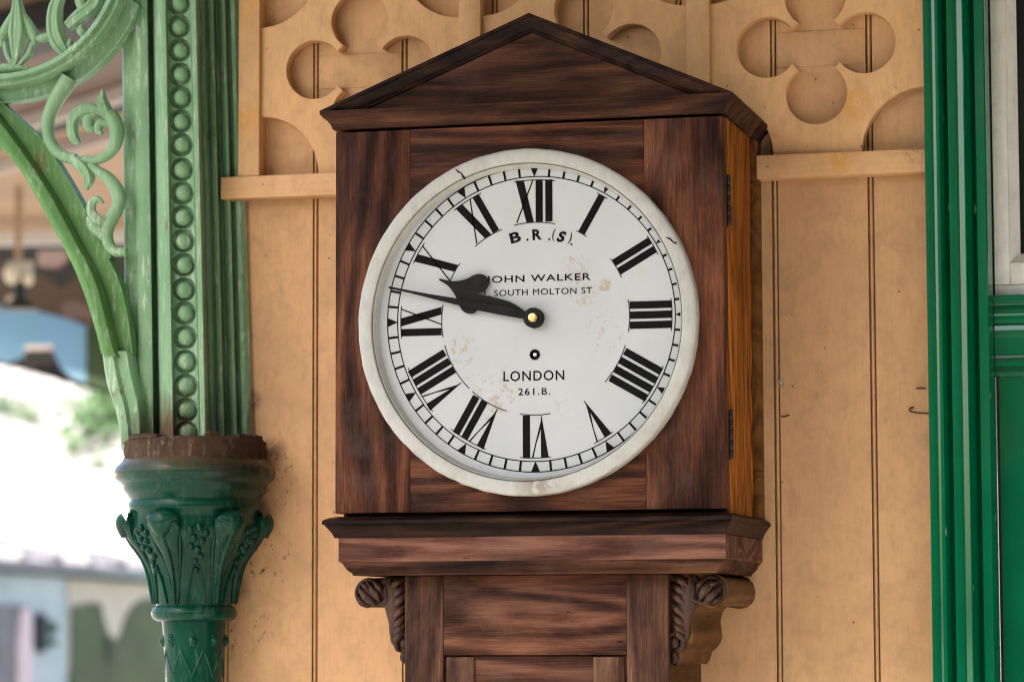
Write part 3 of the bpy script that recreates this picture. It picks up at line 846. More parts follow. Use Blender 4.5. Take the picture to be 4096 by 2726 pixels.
lettering('JOHN WALKER', 1945, 2362, 1134, 1098, 1.12, .008)
lettering('1, SOUTH MOLTON ST', 1938, 2368, 1179, 1153, 1.12, 0)
lettering('LONDON', 2014, 2257, 1522, 1482, 1.15, .008)
lettering('261.B.', 2073, 2201, 1579, 1551, 1.2, .006)
for ch, xa, xb, ya, yb, rt, shr, of in (('B', 2040, 2082, 971, 927, 14, 0, .03), ('.', 2106, 2114, 963, 955, 8, 0, .03), ('R', 2130, 2166, 960, 916, 3, 0, .03), ('.', 2193, 2201, 961, 953, -3, 0, .03),
                                ('(', 2210, 2222, 964, 914, -6, .12, 0.0), ('S', 2228, 2264, 969, 924, -9, .25, .045), (')', 2274, 2286, 977, 927, -12, .1, 0.0), ('.', 2282, 2290, 981, 973, -14, 0, .03)):
    cu = bpy.data.curves.new('t', 'FONT'); cu.body = ch; cu.size = 1; cu.offset = of; cu.extrude = .5; cu.shear = shr
    me = curve_mesh(cu, 0)
    xs = [v.co.x for v in me.vertices]; zs = [v.co.z for v in me.vertices]
    A, B_ = bp(xa, ya, DY), bp(xb, yb, DY); c = ((A.x+B_.x)/2, (A.z+B_.z)/2)
    fx = abs(B_.x-A.x)/(max(xs)-min(xs)); fz = abs(B_.z-A.z)/(max(zs)-min(zs))
    for v in me.vertices:
        x = (v.co.x-(min(xs)+max(xs))/2)*fx; z = (v.co.z-(min(zs)+max(zs))/2)*fz; q = radians(rt)
        v.co = (c[0]+x*cos(q)-z*sin(q), MY0 if v.co.y < 0 else MY1, c[1]+x*sin(q)+z*cos(q))
    link('lettering', me, 'dial_black', dial, smooth=0)
# key hole and arbor
bm = bmesh.new(); rows = [[(key.x+r*cos(2*pi*k/28), y, key.z+r*sin(2*pi*k/28)) for k in range(28)] for r, y in ((.0066, DY-.0006), (.0062, DY-.0012), (.0052, DY-.0010), (.0048, DY+.012))]
vs = grid_faces(bm, rows, closed_u=True); bm.faces.new(vs[-1]); link('keyhole', bm, 'hand_iron', dial)
bm = bmesh.new(); box(bm, key.x-.0022, key.x+.0022, DY+.0005, DY+.010, key.z-.0022, key.z+.0022, bev=.0004); link('winding_arbor', bm, 'key_steel', dial)
# hands
def hz(p, Y): q = bp(1500+p[0]*.33956, 1000+p[1]*.33956, Y); return (q.x, q.z)


HY, MHY = -.2690, -.2745
hub = bp(2133, 1270, MHY)
def smooth_ring(pts, sub=4):
    P = [Vector((p[0], p[1], 0)) for p in pts]; n = len(P); out = []
    for i in range(n):
        p0, p1, p2, p3 = P[i-1], P[i], P[(i+1) % n], P[(i+2) % n]
        for k in range(sub):
            t = k/sub; out.append(.5*((2*p1)+(p2-p0)*t+(2*p0-5*p1+4*p2-p3)*t*t+(3*p1-p0-3*p2+p3)*t**3))
    return [(v.x, v.y) for v in out]


hour_px = [(1860, 760), (1790, 738), (1700, 672), (1620, 624), (1540, 592), (1400, 553), (1290, 530), (1205, 512), (1192, 498), (1250, 497), (1305, 465), (1338, 400), (1325, 330), (1280, 290), (1215, 279), (1150, 300), (1085, 334), (1000, 358), (900, 364), (830, 351), (775, 336), (754, 340), (758, 356), (850, 412), (900, 470), (940, 530), (968, 590), (995, 660), (1030, 712), (1080, 744), (1130, 749), (1175, 736), (1203, 706), (1215, 680), (1300, 690), (1500, 745), (1700, 790), (1830, 850)]
link('hour_hand', fill2d([smooth_ring([hz(p, HY) for p in hour_px])], [], HY, HY+.0016, .0004), 'hand_iron', clock, smooth=30)
min_px = [(1870, 770), (1790, 738), (1740, 716), (1640, 684), (1500, 652), (1350, 627), (1200, 606), (1080, 588), (960, 566), (800, 541), (600, 508), (300, 452), (180, 426), (160, 438), (175, 456), (300, 480), (550, 540), (800, 604), (1000, 654), (1200, 706), (1350, 737), (1550, 776), (1700, 800), (1760, 806), (1850, 850)]
mh_ = link('minute_hand', fill2d([smooth_ring([hz(p, MHY) for p in min_px])], [], MHY, MHY+.0016, .0004), 'hand_iron', clock, smooth=30)
bm = bmesh.new(); vs = lathe_y(bm, [(.0125, MHY+.008), (.0125, MHY-.0010), (.0118, MHY-.0020), (.0070, MHY-.0022), (.0068, MHY-.0018)], (hub.x, hub.z), 40); bm.faces.new(vs[-1]); link('hand_boss', bm, 'hand_iron', mh_)
bm = bmesh.new(); vs = lathe_y(bm, [(.0062, MHY-.0015), (.0062, MHY-.0035), (.0054, MHY-.0046), (.0030, MHY-.0052), (.0012, MHY-.0050), (.0008, MHY-.0044)], (hub.x, hub.z), 32); bm.faces.new(vs[-1]); link('hand_nut', bm, 'brass', mh_)

# ================================================================== IRON COLUMN
colm = thing('iron_column', 'green cast iron column with beaded pilaster and leafy capital, left of the clock', 'column', (-1.43, -.05, 0))
YF = -.085
# pilaster: moulded section lofted between its two ends (px offsets from the bead line at front depth)
sec = [(-246, .06), (-246, .014), (-240, .006), (-198, .004), (-192, -.004), (-186, -.006), (-150, -.006), (-136, -.004), (-131, .022), (-122, .028), (-112, .012), (-96, -.028), (-82, -.040), (-78, -.046), (-72, -.050), (-58, -.050), (-53, -.047), (-50, -.030), (-47, -.024),
       (47, -.024), (50, -.030), (53, -.047), (58, -.050), (72, -.050), (78, -.046), (82, -.040), (86, -.010), (94, .008), (112, .014), (122, .010), (128, .002), (140, .000), (147, .002), (150, .020), (158, .032), (168, .030), (174, .018), (186, .014), (198, .016), (204, .034), (214, .030), (222, .020), (238, .020), (262, .028), (262, .06)]
top = bp(728, 0, YF); bot = bp(787, 1761, YF)
# extend upward past the frame along the same line
up_dir = (top-bot)/(top.z-bot.z)
rows = []
wt, wb = .93, 1.0
lo_ = [bp(750+u, 1761, -.035+v) for u, v in sec]; hi_ = [bp(715+u*wt, 0, -.035+v) for u, v in sec]
for f in (-.012, 0, .25, .5, .75, 1, 1.35):
    rows.append([a.lerp(b_, f) for a, b_ in zip(lo_, hi_)])
bm = bmesh.new(); vs = grid_faces(bm, rows); bm.faces.new(vs[0][::-1]); bm.faces.new(vs[-1])
for i in range(len(vs)-1): bm.faces.new((vs[i][0], vs[i+1][0], vs[i+1][-1], vs[i][-1]))
link('pilaster', bm, 'pale_green_iron', colm, smooth=35)
# field of the bead line: a strip cast with a cup round every bead
BY_ = [-80, 13, 105, 200, 298, 389, 484, 579, 678, 772, 868, 962, 1058, 1156, 1251, 1348, 1446, 1541, 1638, 1731]
rows = []
for q in range(0, 931):
    y = -100 + 2*q
    f = (1761-y)/1761; k = wb + (wt-wb)*f; cxp = 748 + (715-748)*f
    nb = min(BY_, key=lambda t_: abs(t_-y)); row = []
    for i in range(33):
        u = -50 + 100*i/32; d = hypot(u, y-nb)/37
        cup = max(0.0, 1-((d-1.0)/.30)**2) if d < 1.30 else 0.0
        row.append(bp(cxp+u*k, y, -.0690 + .0085*cup**.7))
    rows.append(row)
bm = bmesh.new(); grid_faces(bm, rows); link('bead_field', bm, 'pale_green_iron', colm, smooth=60)
# beads (z in photo px)
for by in [-80, 13, 105, 200, 298, 389, 484, 579, 678, 772, 868, 962, 1058, 1156, 1251, 1348, 1446, 1541, 1638, 1731]:
    f = (1761-by)/1761
    k = wb + (wt-wb)*f
    q = bp(748 + (715-748)*f, by, -.07)
    bm = bmesh.new()
    ball(bm, (q.x-.0005+random.uniform(-.0006, .0006), -.0680+random.uniform(0, .0015), q.z+random.uniform(-.0007, .0007)), random.uniform(.0106, .0115)*k, (1, 1.05, 1.02), 24)
    link('bead', bm, 'pale_green_iron', colm, smooth=80)
# capital and shaft
CA = (bp(780, 2000, -.055).x, -.055)
def cz(d): return bp(780, d*1.7385, -.055).z      # heights from the photograph's rows
RD = 1.7385*3.13e-4
cap = [(1010, 150), (1016, 165), (1040, 166), (1052, 165), (1056, 172), (1066, 182), (1076, 194), (1088, 198), (1102, 195), (1110, 184), (1118, 176), (1126, 176), (1136, 168), (1146, 160), (1151, 157), (1156, 161), (1168, 163), (1176, 160), (1181, 156), (1192, 154), (1210, 155), (1230, 152), (1245, 145), (1262, 132), (1290, 115), (1330, 102), (1370, 95), (1392, 92), (1396, 98), (1402, 103), (1410, 105), (1418, 103), (1424, 98), (1428, 88)]
bm = bmesh.new()
pr = [(r*RD, cz(d)) for d, r in cap][::-1]
lathe_z(bm, pr, CA, 72); link('capital', bm, 'dark_green_iron', colm, smooth=50)
bm = bmesh.new(); lathe_z(bm, [(r*RD, cz(d)) for d, r in ((1066, 168), (1060, 175), (1050, 173), (1038, 175), (1026, 172), (1018, 174), (1012, 164))], CA, 120, wob=lambda a, z, r: random.uniform(-.0022, .0010))
link('collar', bm, 'rust_collar', colm, smooth=40)
# broken lead packing on the collar
for (a0_, a1_, r1_, dtop) in ((-150, -105, 166, 1004), (-60, -48, 150, 1002), (-30, 12, 166, 1006)):
    bm = bmesh.new(); rows = []
    for k in range(13):
        a = radians(a0_+(a1_-a0_)*k/12); jz = random.uniform(-.002, .002)
        rows.append([(CA[0]+rr*RD*cos(a), CA[1]+rr*RD*sin(a), z) for rr, z in ((120, cz(1013)), (r1_, cz(1013)), (r1_-2, cz(dtop)+jz), (120, cz(dtop)+jz))])
    vs = grid_faces(bm, rows, closed_u=True); bm.faces.new(vs[0]); bm.faces.new(vs[-1][::-1]); link('packing', bm, 'rust_collar', colm, smooth=30)


def on_cap(a, d, r, dr=0.0):
    q = radians(a); return Vector((CA[0]+(r*RD+dr)*cos(q), CA[1]+(r*RD+dr)*sin(q), cz(d)))


def strip(bm, pts, wid, thick, n=10, sub=5):
    """leaf rib lying on the bell: path in 3-D, width across, thickness outwards"""
    cs = catmull(pts, sub); ws = [v.x for v in catmull([Vector((q, 0, 0)) for q in wid], sub)]; ts = [v.x for v in catmull([Vector((q, 0, 0)) for q in thick], sub)]
    rows = []
    for i, c in enumerate(cs):
        T = (cs[min(i+1, len(cs)-1)]-cs[max(i-1, 0)]).normalized()
        out = Vector((c.x-CA[0], c.y-CA[1], 0)).normalized(); out = (out - T*out.dot(T)).normalized(); sd_ = T.cross(out)
        rows.append([c + sd_*(max(.0004, ws[i])*cos(2*pi*k/n)) + out*(max(.0004, ts[i])*sin(2*pi*k/n)) for k in range(n)])
    vs = grid_faces(bm, rows, closed_u=True); bm.faces.new(vs[0][::-1]); bm.faces.new(vs[-1])


for k in range(6):
    a = -98 + 60*k
    bm = bmesh.new()      # broad drooping leaf with curled tip
    strip(bm, [on_cap(a, 1385, 97), on_cap(a, 1330, 104), on_cap(a, 1280, 124), on_cap(a, 1240, 150), on_cap(a, 1210, 160), on_cap(a, 1198, 166), on_cap(a, 1208, 172), on_cap(a, 1236, 168)], [.003, .006, .012, .019, .024, .024, .019, .007], [.001, .002, .003, .006, .011, .013, .012, .006])
    strip(bm, [on_cap(a, 1388, 99), on_cap(a, 1300, 118), on_cap(a, 1245, 154), on_cap(a, 1215, 172)], [.0018, .003, .004, .0028], [.003, .004, .005, .004])
    for s in (-1, 1):
        strip(bm, [on_cap(a+s*3, 1388, 96), on_cap(a+s*9, 1310, 107), on_cap(a+s*14, 1250, 143), on_cap(a+s*13, 1205, 157)], [.0012, .0018, .0022, .0012], [.002, .0026, .003, .002])
    link('leaf', bm, 'dark_green_iron', colm, smooth=70)
    a += 30
    bm = bmesh.new()      # berry cluster and tendrils between the leaves
    for (da, d, r, s) in ((-6, 1222, 153, .0052), (2, 1216, 155, .0050), (8, 1228, 153, .0046), (-3, 1240, 148, .0050), (5, 1246, 145, .0046), (-6, 1258, 136, .0048), (1, 1266, 131, .0050), (5, 1280, 122, .0042), (-2, 1292, 116, .0040), (0, 1312, 111, .0036)):
        ball(bm, on_cap(a+da, d, r), s, (1, 1, 1.15), 12)
    for s in (-1, 1):
        strip(bm, [on_cap(a+s*14, 1388, 94), on_cap(a+s*9, 1340, 102), on_cap(a+s*3, 1300, 114)], [.001, .0016, .001], [.0016, .0022, .0016])
    link('berry_cluster', bm, 'dark_green_iron', colm, smooth=70)
# shaft
sh_prof = [(.075, 0.0), (.072, .9), (66.5*RD, cz(1600)), (72*RD, cz(1500)), (77*RD, cz(1440)), (79*RD, cz(1424))]
bm = bmesh.new(); lathe_z(bm, sh_prof, CA, 64); shaft = link('shaft', bm, 'dark_green_iron', colm, smooth=60)
bm = bmesh.new()
for k in range(8):
    a = -96 + 45*k
    for s in (-1, 1):
        strip(bm, [on_cap(a, 1494, 71.8), on_cap(a+s*11, 1522, 70), on_cap(a+s*22.5, 1556, 68.5)], [.0020]*3, [.0016]*3, n=8)
    ball(bm, on_cap(a+22.5, 1472, 74), .006, (1, 1, 1), 12)
    for q in range(6): ball(bm, on_cap(a+22.5+5.5*cos(q*pi/3), 1472+11*sin(q*pi/3), 74), .0030, (1, 1, 1), 8)
link('chevron_ornament', bm, 'dark_green_iron', colm, smooth=60)

# spandrel bracket left of the pilaster
SY = -.045
def sp3(p, Y=SY): q = bp(p[0]*.65306, p[1]*.65306, Y); return Vector((q.x, Y, q.z))


def z2(p): return ((p[0]*.57411)/.65306, (900+p[1]*.57411)/.65306)


def resample(pts, n):
    P = catmull([Vector((p[0], p[1], 0)) for p in pts], 8); L = [0]
    for a, b_ in zip(P[:-1], P[1:]): L.append(L[-1]+(b_-a).length)
    out = []; j = 0
    for k in range(n):
        s = L[-1]*k/(n-1)
        while j < len(L)-2 and L[j+1] < s: j += 1
        t = (s-L[j])/max(1e-9, L[j+1]-L[j]); out.append(P[j]*(1-t)+P[j+1]*t)
    return [(p.x, p.y) for p in out]


def slab(name, lo, hi, prof, mat, parent, n=40):
    """cast rib between two photo outlines; prof = (share across, depth Y)"""
    A, B_ = resample(lo, n), resample(hi, n); rows = []
    for p, q in zip(A, B_):
        rows.append([tuple(sp3((p[0]+(q[0]-p[0])*f, p[1]+(q[1]-p[1])*f), SY+y*0) + Vector((0, y, 0))) for f, y in prof])
    bm = bmesh.new(); vs = grid_faces(bm, rows, closed_u=True); bm.faces.new(vs[0][::-1]); bm.faces.new(vs[-1]); return link(name, bm, mat, parent, smooth=40)


low = [(-200, 640), (-90, 760), (0, 870), (150, 1040), (300, 1290), (400, 1480), z2((540, 270)), z2((640, 520)), z2((715, 760)), z2((748, 905))]
mid = [(-200, 460), (-90, 580), (0, 690), (200, 960), (380, 1240), (550, 1560), z2((640, 220)), z2((740, 450)), z2((840, 850)), z2((872, 930))]
hi = [(-200, 300), (-90, 470), (0, 600), (180, 770), (280, 860), (400, 1040), (540, 1280), (700, 1568), z2((780, 230)), z2((870, 440)), z2((925, 700)), z2((948, 900))]
mid2 = [(-200, 450), (-90, 570), (0, 680), (200, 950), (380, 1230), (550, 1550), z2((640, 210)), z2((740, 440)), z2((840, 840)), z2((890, 925))]
brk = slab('arch_rib', low, mid, [(0, .02), (0, -.022), (.07, -.027), (.46, -.033), (.52, -.033), (.93, -.029), (1, -.022), (1, .02)], 'arch_green_iron', colm, 60)
slab('bracket_foot', [z2((744, 885)), z2((760, 1020)), z2((788, 1150)), z2((830, 1270)), z2((864, 1420)), z2((876, 1570))], [z2((930, 885)), z2((955, 1020)), z2((985, 1150)), z2((1010, 1270)), z2((1020, 1420)), z2((1024, 1570))], [(0, .02), (0, -.016), (.10, -.022), (.45, -.024), (.55, -.018), (.9, -.017), (1, -.010), (1, .02)], 'pale_green_iron', brk, 40)
slab('arch_web', mid2, hi, [(-.05, .008), (-.05, -.004), (.85, -.004), (.92, -.014), (1.0, -.014), (1.0, .008)], 'arch_green_iron', brk, 60)
CC = (15, -268)          # ring centre and radii in the same pixels
def circ(r, a0, a1, n=16): return [(CC[0]+r*cos(radians(a0+(a1-a0)*k/n)), CC[1]+r*sin(radians(a0+(a1-a0)*k/n))) for k in range(n+1)]


slab('ring_rib', circ(735, 102, 2), circ(822, 102, 2), [(0, .02), (0, -.02), (.12, -.03), (.48, -.034), (.54, -.026), (.9, -.028), (1, -.02), (1, .02)], 'pale_green_iron', brk, 50)
slab('ring_web', circ(815, 100, 18), circ(905, 100, 20), [(0, .01), (0, -.004), (.86, -.004), (.93, -.010), (1, -.010), (1, .01)], 'pale_green_iron', brk, 50)


def scroll(name, pts, rad, mat='pale_green_iron', dep=1.1, dy=-.008, grooves=False):
    P = [sp3(p, SY) + Vector((0, dy, 0)) for p in pts]; k = .65306*3.13e-4
    bm = bmesh.new(); rad = [r*1.22 for r in rad]; tube(bm, P, [r*k for r in rad], [max(.004, r*k*dep) for r in rad], n=14, sub=7)
    if grooves:
        for s in (-.45, .45):
            Q = []
            for i, p in enumerate(P):
                T = (P[min(i+1, len(P)-1)]-P[max(i-1, 0)]).normalized(); nn = Vector((T.z, 0, -T.x)); Q.append(p + nn*(s*rad[i]*k) + Vector((0, -max(.004, rad[i]*k*dep)*.80, 0)))
            tube(bm, Q, [r*k*.26 for r in rad], n=8, sub=6)
    return link(name, bm, mat, brk, smooth=60)


scroll('scroll', [(440, 480), (395, 560), (345, 640), (310, 740), (312, 840), (350, 920), (410, 965), (480, 975)], [50, 46, 40, 36, 34, 34, 32, 26])
scroll('leaf', [(440, 970), (500, 1010), (545, 1060), (560, 1110), (540, 1165)], [26, 36, 36, 30, 14], grooves=True)
scroll('scroll', [(520, 985), (600, 985), (670, 955), (720, 890), (730, 800), (705, 730), (660, 690)], [24, 26, 30, 34, 40, 40, 26])
scroll('leaf', [(690, 740), (660, 680), (640, 620), (645, 555)], [24, 36, 30, 6], grooves=True)
scroll('leaf', [(640, 690), (560, 675), (490, 705), (458, 770), (470, 850), (500, 885)], [22, 36, 36, 34, 30, 12], grooves=True)
scroll('leaf', [(610, 690), (560, 730), (560, 780), (590, 800)], [20, 34, 30, 14])
scroll('leaf', [(680, 760), (630, 760), (615, 800), (640, 825)], [16, 26, 24, 10])
scroll('scroll', [(560, 1010), (610, 1050), (680, 1100), (735, 1180), (740, 1260), (700, 1340), (668, 1420), (680, 1500), (720, 1545), (790, 1545)], [22, 28, 34, 38, 36, 36, 34, 32, 28, 24])
scroll('leaf', [(680, 1370), (610, 1350), (572, 1300), (580, 1245), (615, 1225), (645, 1245)], [26, 30, 28, 24, 18, 7])
scroll('scroll', [(560, 1330), (585, 1390), (640, 1440), (680, 1490)], [18, 34, 34, 22])
# fleur at top left and leaves inside the ring
scroll('leaf', [(120, -160), (120, 0), (125, 90), (130, 200), (120, 300), (105, 440)], [20, 26, 44, 62, 40, 5], grooves=True, dep=.8)
scroll('leaf', [(110, 60), (70, 150), (30, 230), (25, 290)], [12, 26, 26, 10])
scroll('leaf', [(135, 60), (190, 160), (225, 230), (228, 285)], [12, 28, 28, 10])
scroll('leaf', [(40, 260), (60, 340), (100, 420), (105, 450)], [14, 16, 12, 4])
scroll('leaf', [(215, 270), (190, 340), (130, 410), (108, 450)], [16, 18, 12, 4])
scroll('scroll', [(0, 430), (100, 425), (190, 430)], [26, 26, 10])
scroll('leaf', [(420, 330), (370, 250), (350, 160), (355, 60), (390, -40)], [34, 52, 50, 44, 34], grooves=True, dep=.7)
scroll('scroll', [(330, 225), (280, 240), (235, 245)], [24, 24, 20])
scroll('leaf', [(430, 170), (500, 110), (580, 50), (640, -40)], [34, 44, 46, 40], grooves=True, dep=.7)
scroll('leaf', [(560, 90), (520, 40), (500, -30)], [20, 34, 30])
scroll('scroll', [(560, 240), (530, 215), (510, 190), (520, 165)], [14, 26, 26, 16])
scroll('scroll', [(450, 250), (440, 290), (470, 320)], [16, 22, 20])

# ================================================================== DOOR FRAME AND DOOR
FX = bp(3692, 200, -.045).x
fr = thing('door_frame', 'glossy dark green door frame with two reeded mouldings, right of the clock', 'door frame', (FX, 0, 0))
K = 3.06e-4
dprof = [(0, -.0002), (0, -.044), (2, -.045), (33, -.045), (36, -.0445), (37, -.0480), (39, -.0492), (59, -.0504), (63, -.0500), (67, -.046), (78, -.034), (88, -.0265), (93, -.0255), (95, -.040), (97, -.041), (135, -.041), (138, -.0405), (139, -.0440), (141, -.0462), (163, -.0476), (167, -.0470), (171, -.042), (184, -.026), (196, -.0165), (203, -.0155), (205, -.028), (207, -.029), (242, -.029), (245, -.028), (249, -.022), (249, -.018), (254, -.014), (254, .06), (0, .06)]
bm = bmesh.new(); extrude_xy(bm, [(FX+u*K, v) for u, v in dprof], 0, 2.66); link('jamb', bm, 'gloss_green', fr, smooth=35)
DX1 = .36
bm = bmesh.new(); extrude_xy(bm, [(DX1+.074-u*K, v) for u, v in dprof][::-1], 0, 2.66); link('jamb', bm, 'gloss_green', fr, smooth=35)
BX('head', 'gloss_green', fr, FX+.254*.306, DX1, -.04, .06, 2.56, 2.655)
dr = thing('glazed_door', 'panelled door with white glazed upper half and glossy green lower half', 'door', ((FX+DX1)/2, .02, 0))
X0 = FX+254*K+.002; DYF = .016
zs = lambda y: bp(3960, y, DYF).z
GX = bp(4030, 600, DYF).x; GX2 = GX+.0125
sz = zs(1140)
BX('sash_stile', 'door_white', dr, X0, GX, DYF, .055, sz, 2.54, bev=.001)
BX('sash_stile', 'door_white', dr, DX1-.09, DX1, DYF, .055, sz, 2.54, bev=.001)
gz0 = bp(4040, 1049, DYF).z; gz1 = bp(4090, 1027, DYF+.018).z
BX('sash_rail', 'door_white', dr, GX+.0003, DX1-.0903, DYF+.0004, .055, sz, gz0-.0002, bev=.001)
BX('sash_rail', 'door_white', dr, GX+.0003, DX1-.0903, DYF+.0004, .055, 2.47, 2.54, bev=.001)
bm = bmesh.new()     # bevelled glazing bead round the pane
o4 = [(GX, gz0), (DX1-.09, gz0), (DX1-.09, 2.47), (GX, 2.47)]
def inset(d): return [(GX+d, gz0+d), (DX1-.09-d, gz0+d), (DX1-.09-d, 2.47-d), (GX+d, 2.47-d)]
rows = [[(x, y, z) for x, z in inset(d)] for d, y in ((0.0002, DYF+.0012), (.011, DYF+.015), (.0125, DYF+.017), (.0125, DYF+.024))]
grid_faces(bm, rows, closed_u=True); link('glazing_bead', bm, 'door_white', dr, smooth=20)
BX('pane', 'window_glass', dr, GX+.008, DX1-.098, DYF+.0215, DYF+.026, gz0+.008, 2.465, bev=0)
BX('sill', 'door_white', dr, X0, DX1, DYF+.004, .055, zs(1184), sz-.0003, bev=0)
bm = bmesh.new()      # mouldings of the lock rail, run along X
pr = [(1183, .0), (1184, -.012), (1186, -.013), (1211, -.013), (1214, -.012), (1216, -.004), (1224, -.002), (1240, -.006), (1258, -.008), (1275, -.008), (1296, -.007), (1299, -.004), (1303, -.004), (1306, -.007), (1330, -.008), (1400, -.008), (1420, -.008), (1424, -.004), (1436, -.003), (1440, -.008), (1452, -.010), (1468, -.010), (1474, -.003), (1482, -.003), (1486, -.007), (1496, -.008), (1502, -.006), (1506, .004)]
rows = [[(X0-.0005, DYF+v, zs(y)), (DX1, DYF+v, zs(y))] for y, v in pr]
grid_faces(bm, rows); link('lock_rail', bm, 'gloss_green', dr, smooth=25)
BX('lower_panel', 'gloss_green', dr, X0+.003, DX1, DYF+.004, .055, .25, zs(1500), bev=0)
BX('kick_rail', 'gloss_green', dr, X0, DX1, DYF-.004, .055, .02, .2495)
BX('back_wall', 'room_dark', wall, -.5, 1.0, .9, .95, 0, 3.0, bev=0)

# ================================================================== BACKGROUND, LEFT
def poly3(pts, D): return [EYE + (bpp(x, y, EYE+fw*D, fw) - EYE) for x, y in pts]


fcan = thing('far_canopy', 'blurred tan boarded station canopy with brown scalloped valance and blue glazed end, beyond the column', 'canopy', tuple(poly3([(250, 1300)], 15.5)[0]))
# ceiling slab, level, from overhead to its far eave
zc = poly3([(250, 925)], 15.0)[0].z
bm = bmesh.new()
nr = bpp(0, 925, Vector((0, 0, zc)), Vector((0, 0, 1)))
def cl(x, y): return bpp(x, y, Vector((0, 0, zc)), Vector((0, 0, 1)))
q = [cl(-900, 930), cl(760, 930), cl(760, 300), cl(-900, 800)]
quad_prism(bm, q, (0, 0, 1), .12); link('ceiling', bm, 'canopy_tan', fcan)
bm = bmesh.new(); quad_prism(bm, [cl(-900, 799), cl(760, 299), cl(760, -900), cl(-900, -900)], (0, 0, 1), .12); link('ceiling', bm, 'canopy_brown', fcan)
bm = bmesh.new(); A, B_ = cl(-200, 150), cl(700, -90); bar(bm, A - Vector((0, 0, .05)), B_ - Vector((0, 0, .05)), .22, .09); link('beam', bm, 'canopy_beam_dark', fcan)
for (a, b_, m, wd, hh) in (((-100, 672), (560, 478), 'canopy_beam_grey', .05, .05), ((-100, 530), (700, 283), 'canopy_beam_grey', .06, .05), ((-100, 555), (700, 308), 'canopy_beam_dark', .06, .06)):
    bm = bmesh.new(); A, B_ = cl(*a), cl(*b_); dz = Vector((0, 0, -hh/2-.003)); bar(bm, A+dz, B_+dz, wd, hh); link('beam', bm, m, fcan)
bm = bmesh.new(); A, B_ = poly3([(-200, 962), (900, 935)], 14.6); bar(bm, A, B_, .06, .058); link('gutter', bm, 'gutter_white', fcan)
fwd = fw
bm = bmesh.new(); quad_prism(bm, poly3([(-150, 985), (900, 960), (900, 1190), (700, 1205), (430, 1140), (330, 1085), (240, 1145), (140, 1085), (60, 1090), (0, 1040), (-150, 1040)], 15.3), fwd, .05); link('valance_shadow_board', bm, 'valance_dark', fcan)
bm = bmesh.new(); quad_prism(bm, poly3([(-200, 1000), (900, 960), (900, 1420), (640, 1390), (420, 1330), (250, 1270), (120, 1240), (-200, 1200)], 15.6), fwd, .05); link('valance', bm, 'valance_brown', fcan)
bm = bmesh.new(); quad_prism(bm, poly3([(150, 1003), (270, 998), (272, 1040), (222, 1078), (150, 1060)], 15.2), fwd, .02); link('valance_patch', bm, 'pink_board', fcan)
bm = bmesh.new(); quad_prism(bm, poly3([(252, 1208), (300, 1202), (360, 1230), (375, 1275), (350, 1280), (325, 1262), (300, 1278), (262, 1270), (245, 1245)], 15.2), fwd, .02); link('valance_patch', bm, 'pink_board', fcan)
bm = bmesh.new(); quad_prism(bm, poly3([(-200, 1190), (130, 1235), (345, 1290), (345, 1545), (200, 1500), (0, 1445), (-200, 1380)], 15.75), fwd, .01); link('end_glazing', bm, 'blue_glazing', fcan)
bm = bmesh.new(); quad_prism(bm, poly3([(345, 1290), (700, 1400), (700, 1650), (500, 1590), (345, 1545)], 15.75), fwd, .03); link('end_board', bm, 'hut_olive', fcan)
for px_ in (-330, 800):
    bm = bmesh.new(); A = poly3([(px_, 930)], 15.8)[0]; box(bm, A.x-.07, A.x+.07, A.y-.07, A.y+.07, -1.0, A.z); link('post', bm, 'canopy_brown', fcan)
bm = bmesh.new(); quad_prism(bm, poly3([(-200, 1400), (30, 1450), (90, 1430), (108, 1400), (205, 1400), (240, 1470), (290, 1515), (400, 1550), (500, 1575), (500, 1590), (300, 1540), (190, 1505), (100, 1480), (-200, 1415)], 15.5), fwd, .04); link('drop_board', bm, 'canopy_beam_dark', fcan)
bm = bmesh.new(); quad_prism(bm, poly3([(102, 1380), (208, 1380), (212, 1402), (98, 1402)], 15.4), fwd, .05); link('drop_cap', bm, 'canopy_beam_grey', fcan)

lamp = thing('hanging_lamp', 'blurred hanging lamp with two cream globes and a dark shade below the canopy', 'lamp', tuple(poly3([(75, 900)], 13.5)[0]))
def p1(x, y, D=13.5): return poly3([(x, y)], D)[0]
bm = bmesh.new(); bar(bm, p1(77, 700), p1(72, 1090), .026, .026, Vector((0, 1, 0))); link('rod', bm, 'canopy_tan', lamp)
bm = bmesh.new(); bar(bm, p1(30, 1072), p1(130, 1068), .05, .05); link('crossbar', bm, 'hut_cream', lamp)
for x, y, r in ((48, 1095, .036), (112, 1115, .024), (46, 1205, .022)):
    bm = bmesh.new(); ball(bm, p1(x, y), r, (1, 1, 1.3), 18); link('globe', bm, 'bulb_glass', lamp, smooth=80)
bm = bmesh.new(); c = p1(80, 1240); c2 = p1(84, 1135)
lathe_z(bm, [(.085, c.z), (.06, c.z+.03), (.028, c.z+.05), (.024, c2.z-.01), (.016, c2.z)], (c.x, c.y), 24); link('shade', bm, 'shade_iron', lamp)

# station hut, its long side running away to the right
hp = EYE + fw*40; hp = bpp(0, 2400, hp, fw)
hd_ = (r0*.42 + Vector((-sin(YAW), cos(YAW), 0))*.9).normalized(); hn = Vector((hd_.y, -hd_.x, 0)).normalized()
if hn.dot(EYE-hp) < 0: hn = -hn
def hut(pts, out=0.0): return [bpp(x, y, hp + hn*out, hn) for x, y in pts]


ht = thing('station_hut', 'blurred grey blue wooden station hut with slate roof and dark wall bracket, lower left', 'hut', (hp.x, hp.y, -1.0))
ht.location.z = -1.0
def hpart(name, pts, mat, out=0.0, th=.08, par=ht):
    bm = bmesh.new(); quad_prism(bm, hut(pts, out), -hn, th); return link(name, bm, mat, par, smooth=0)


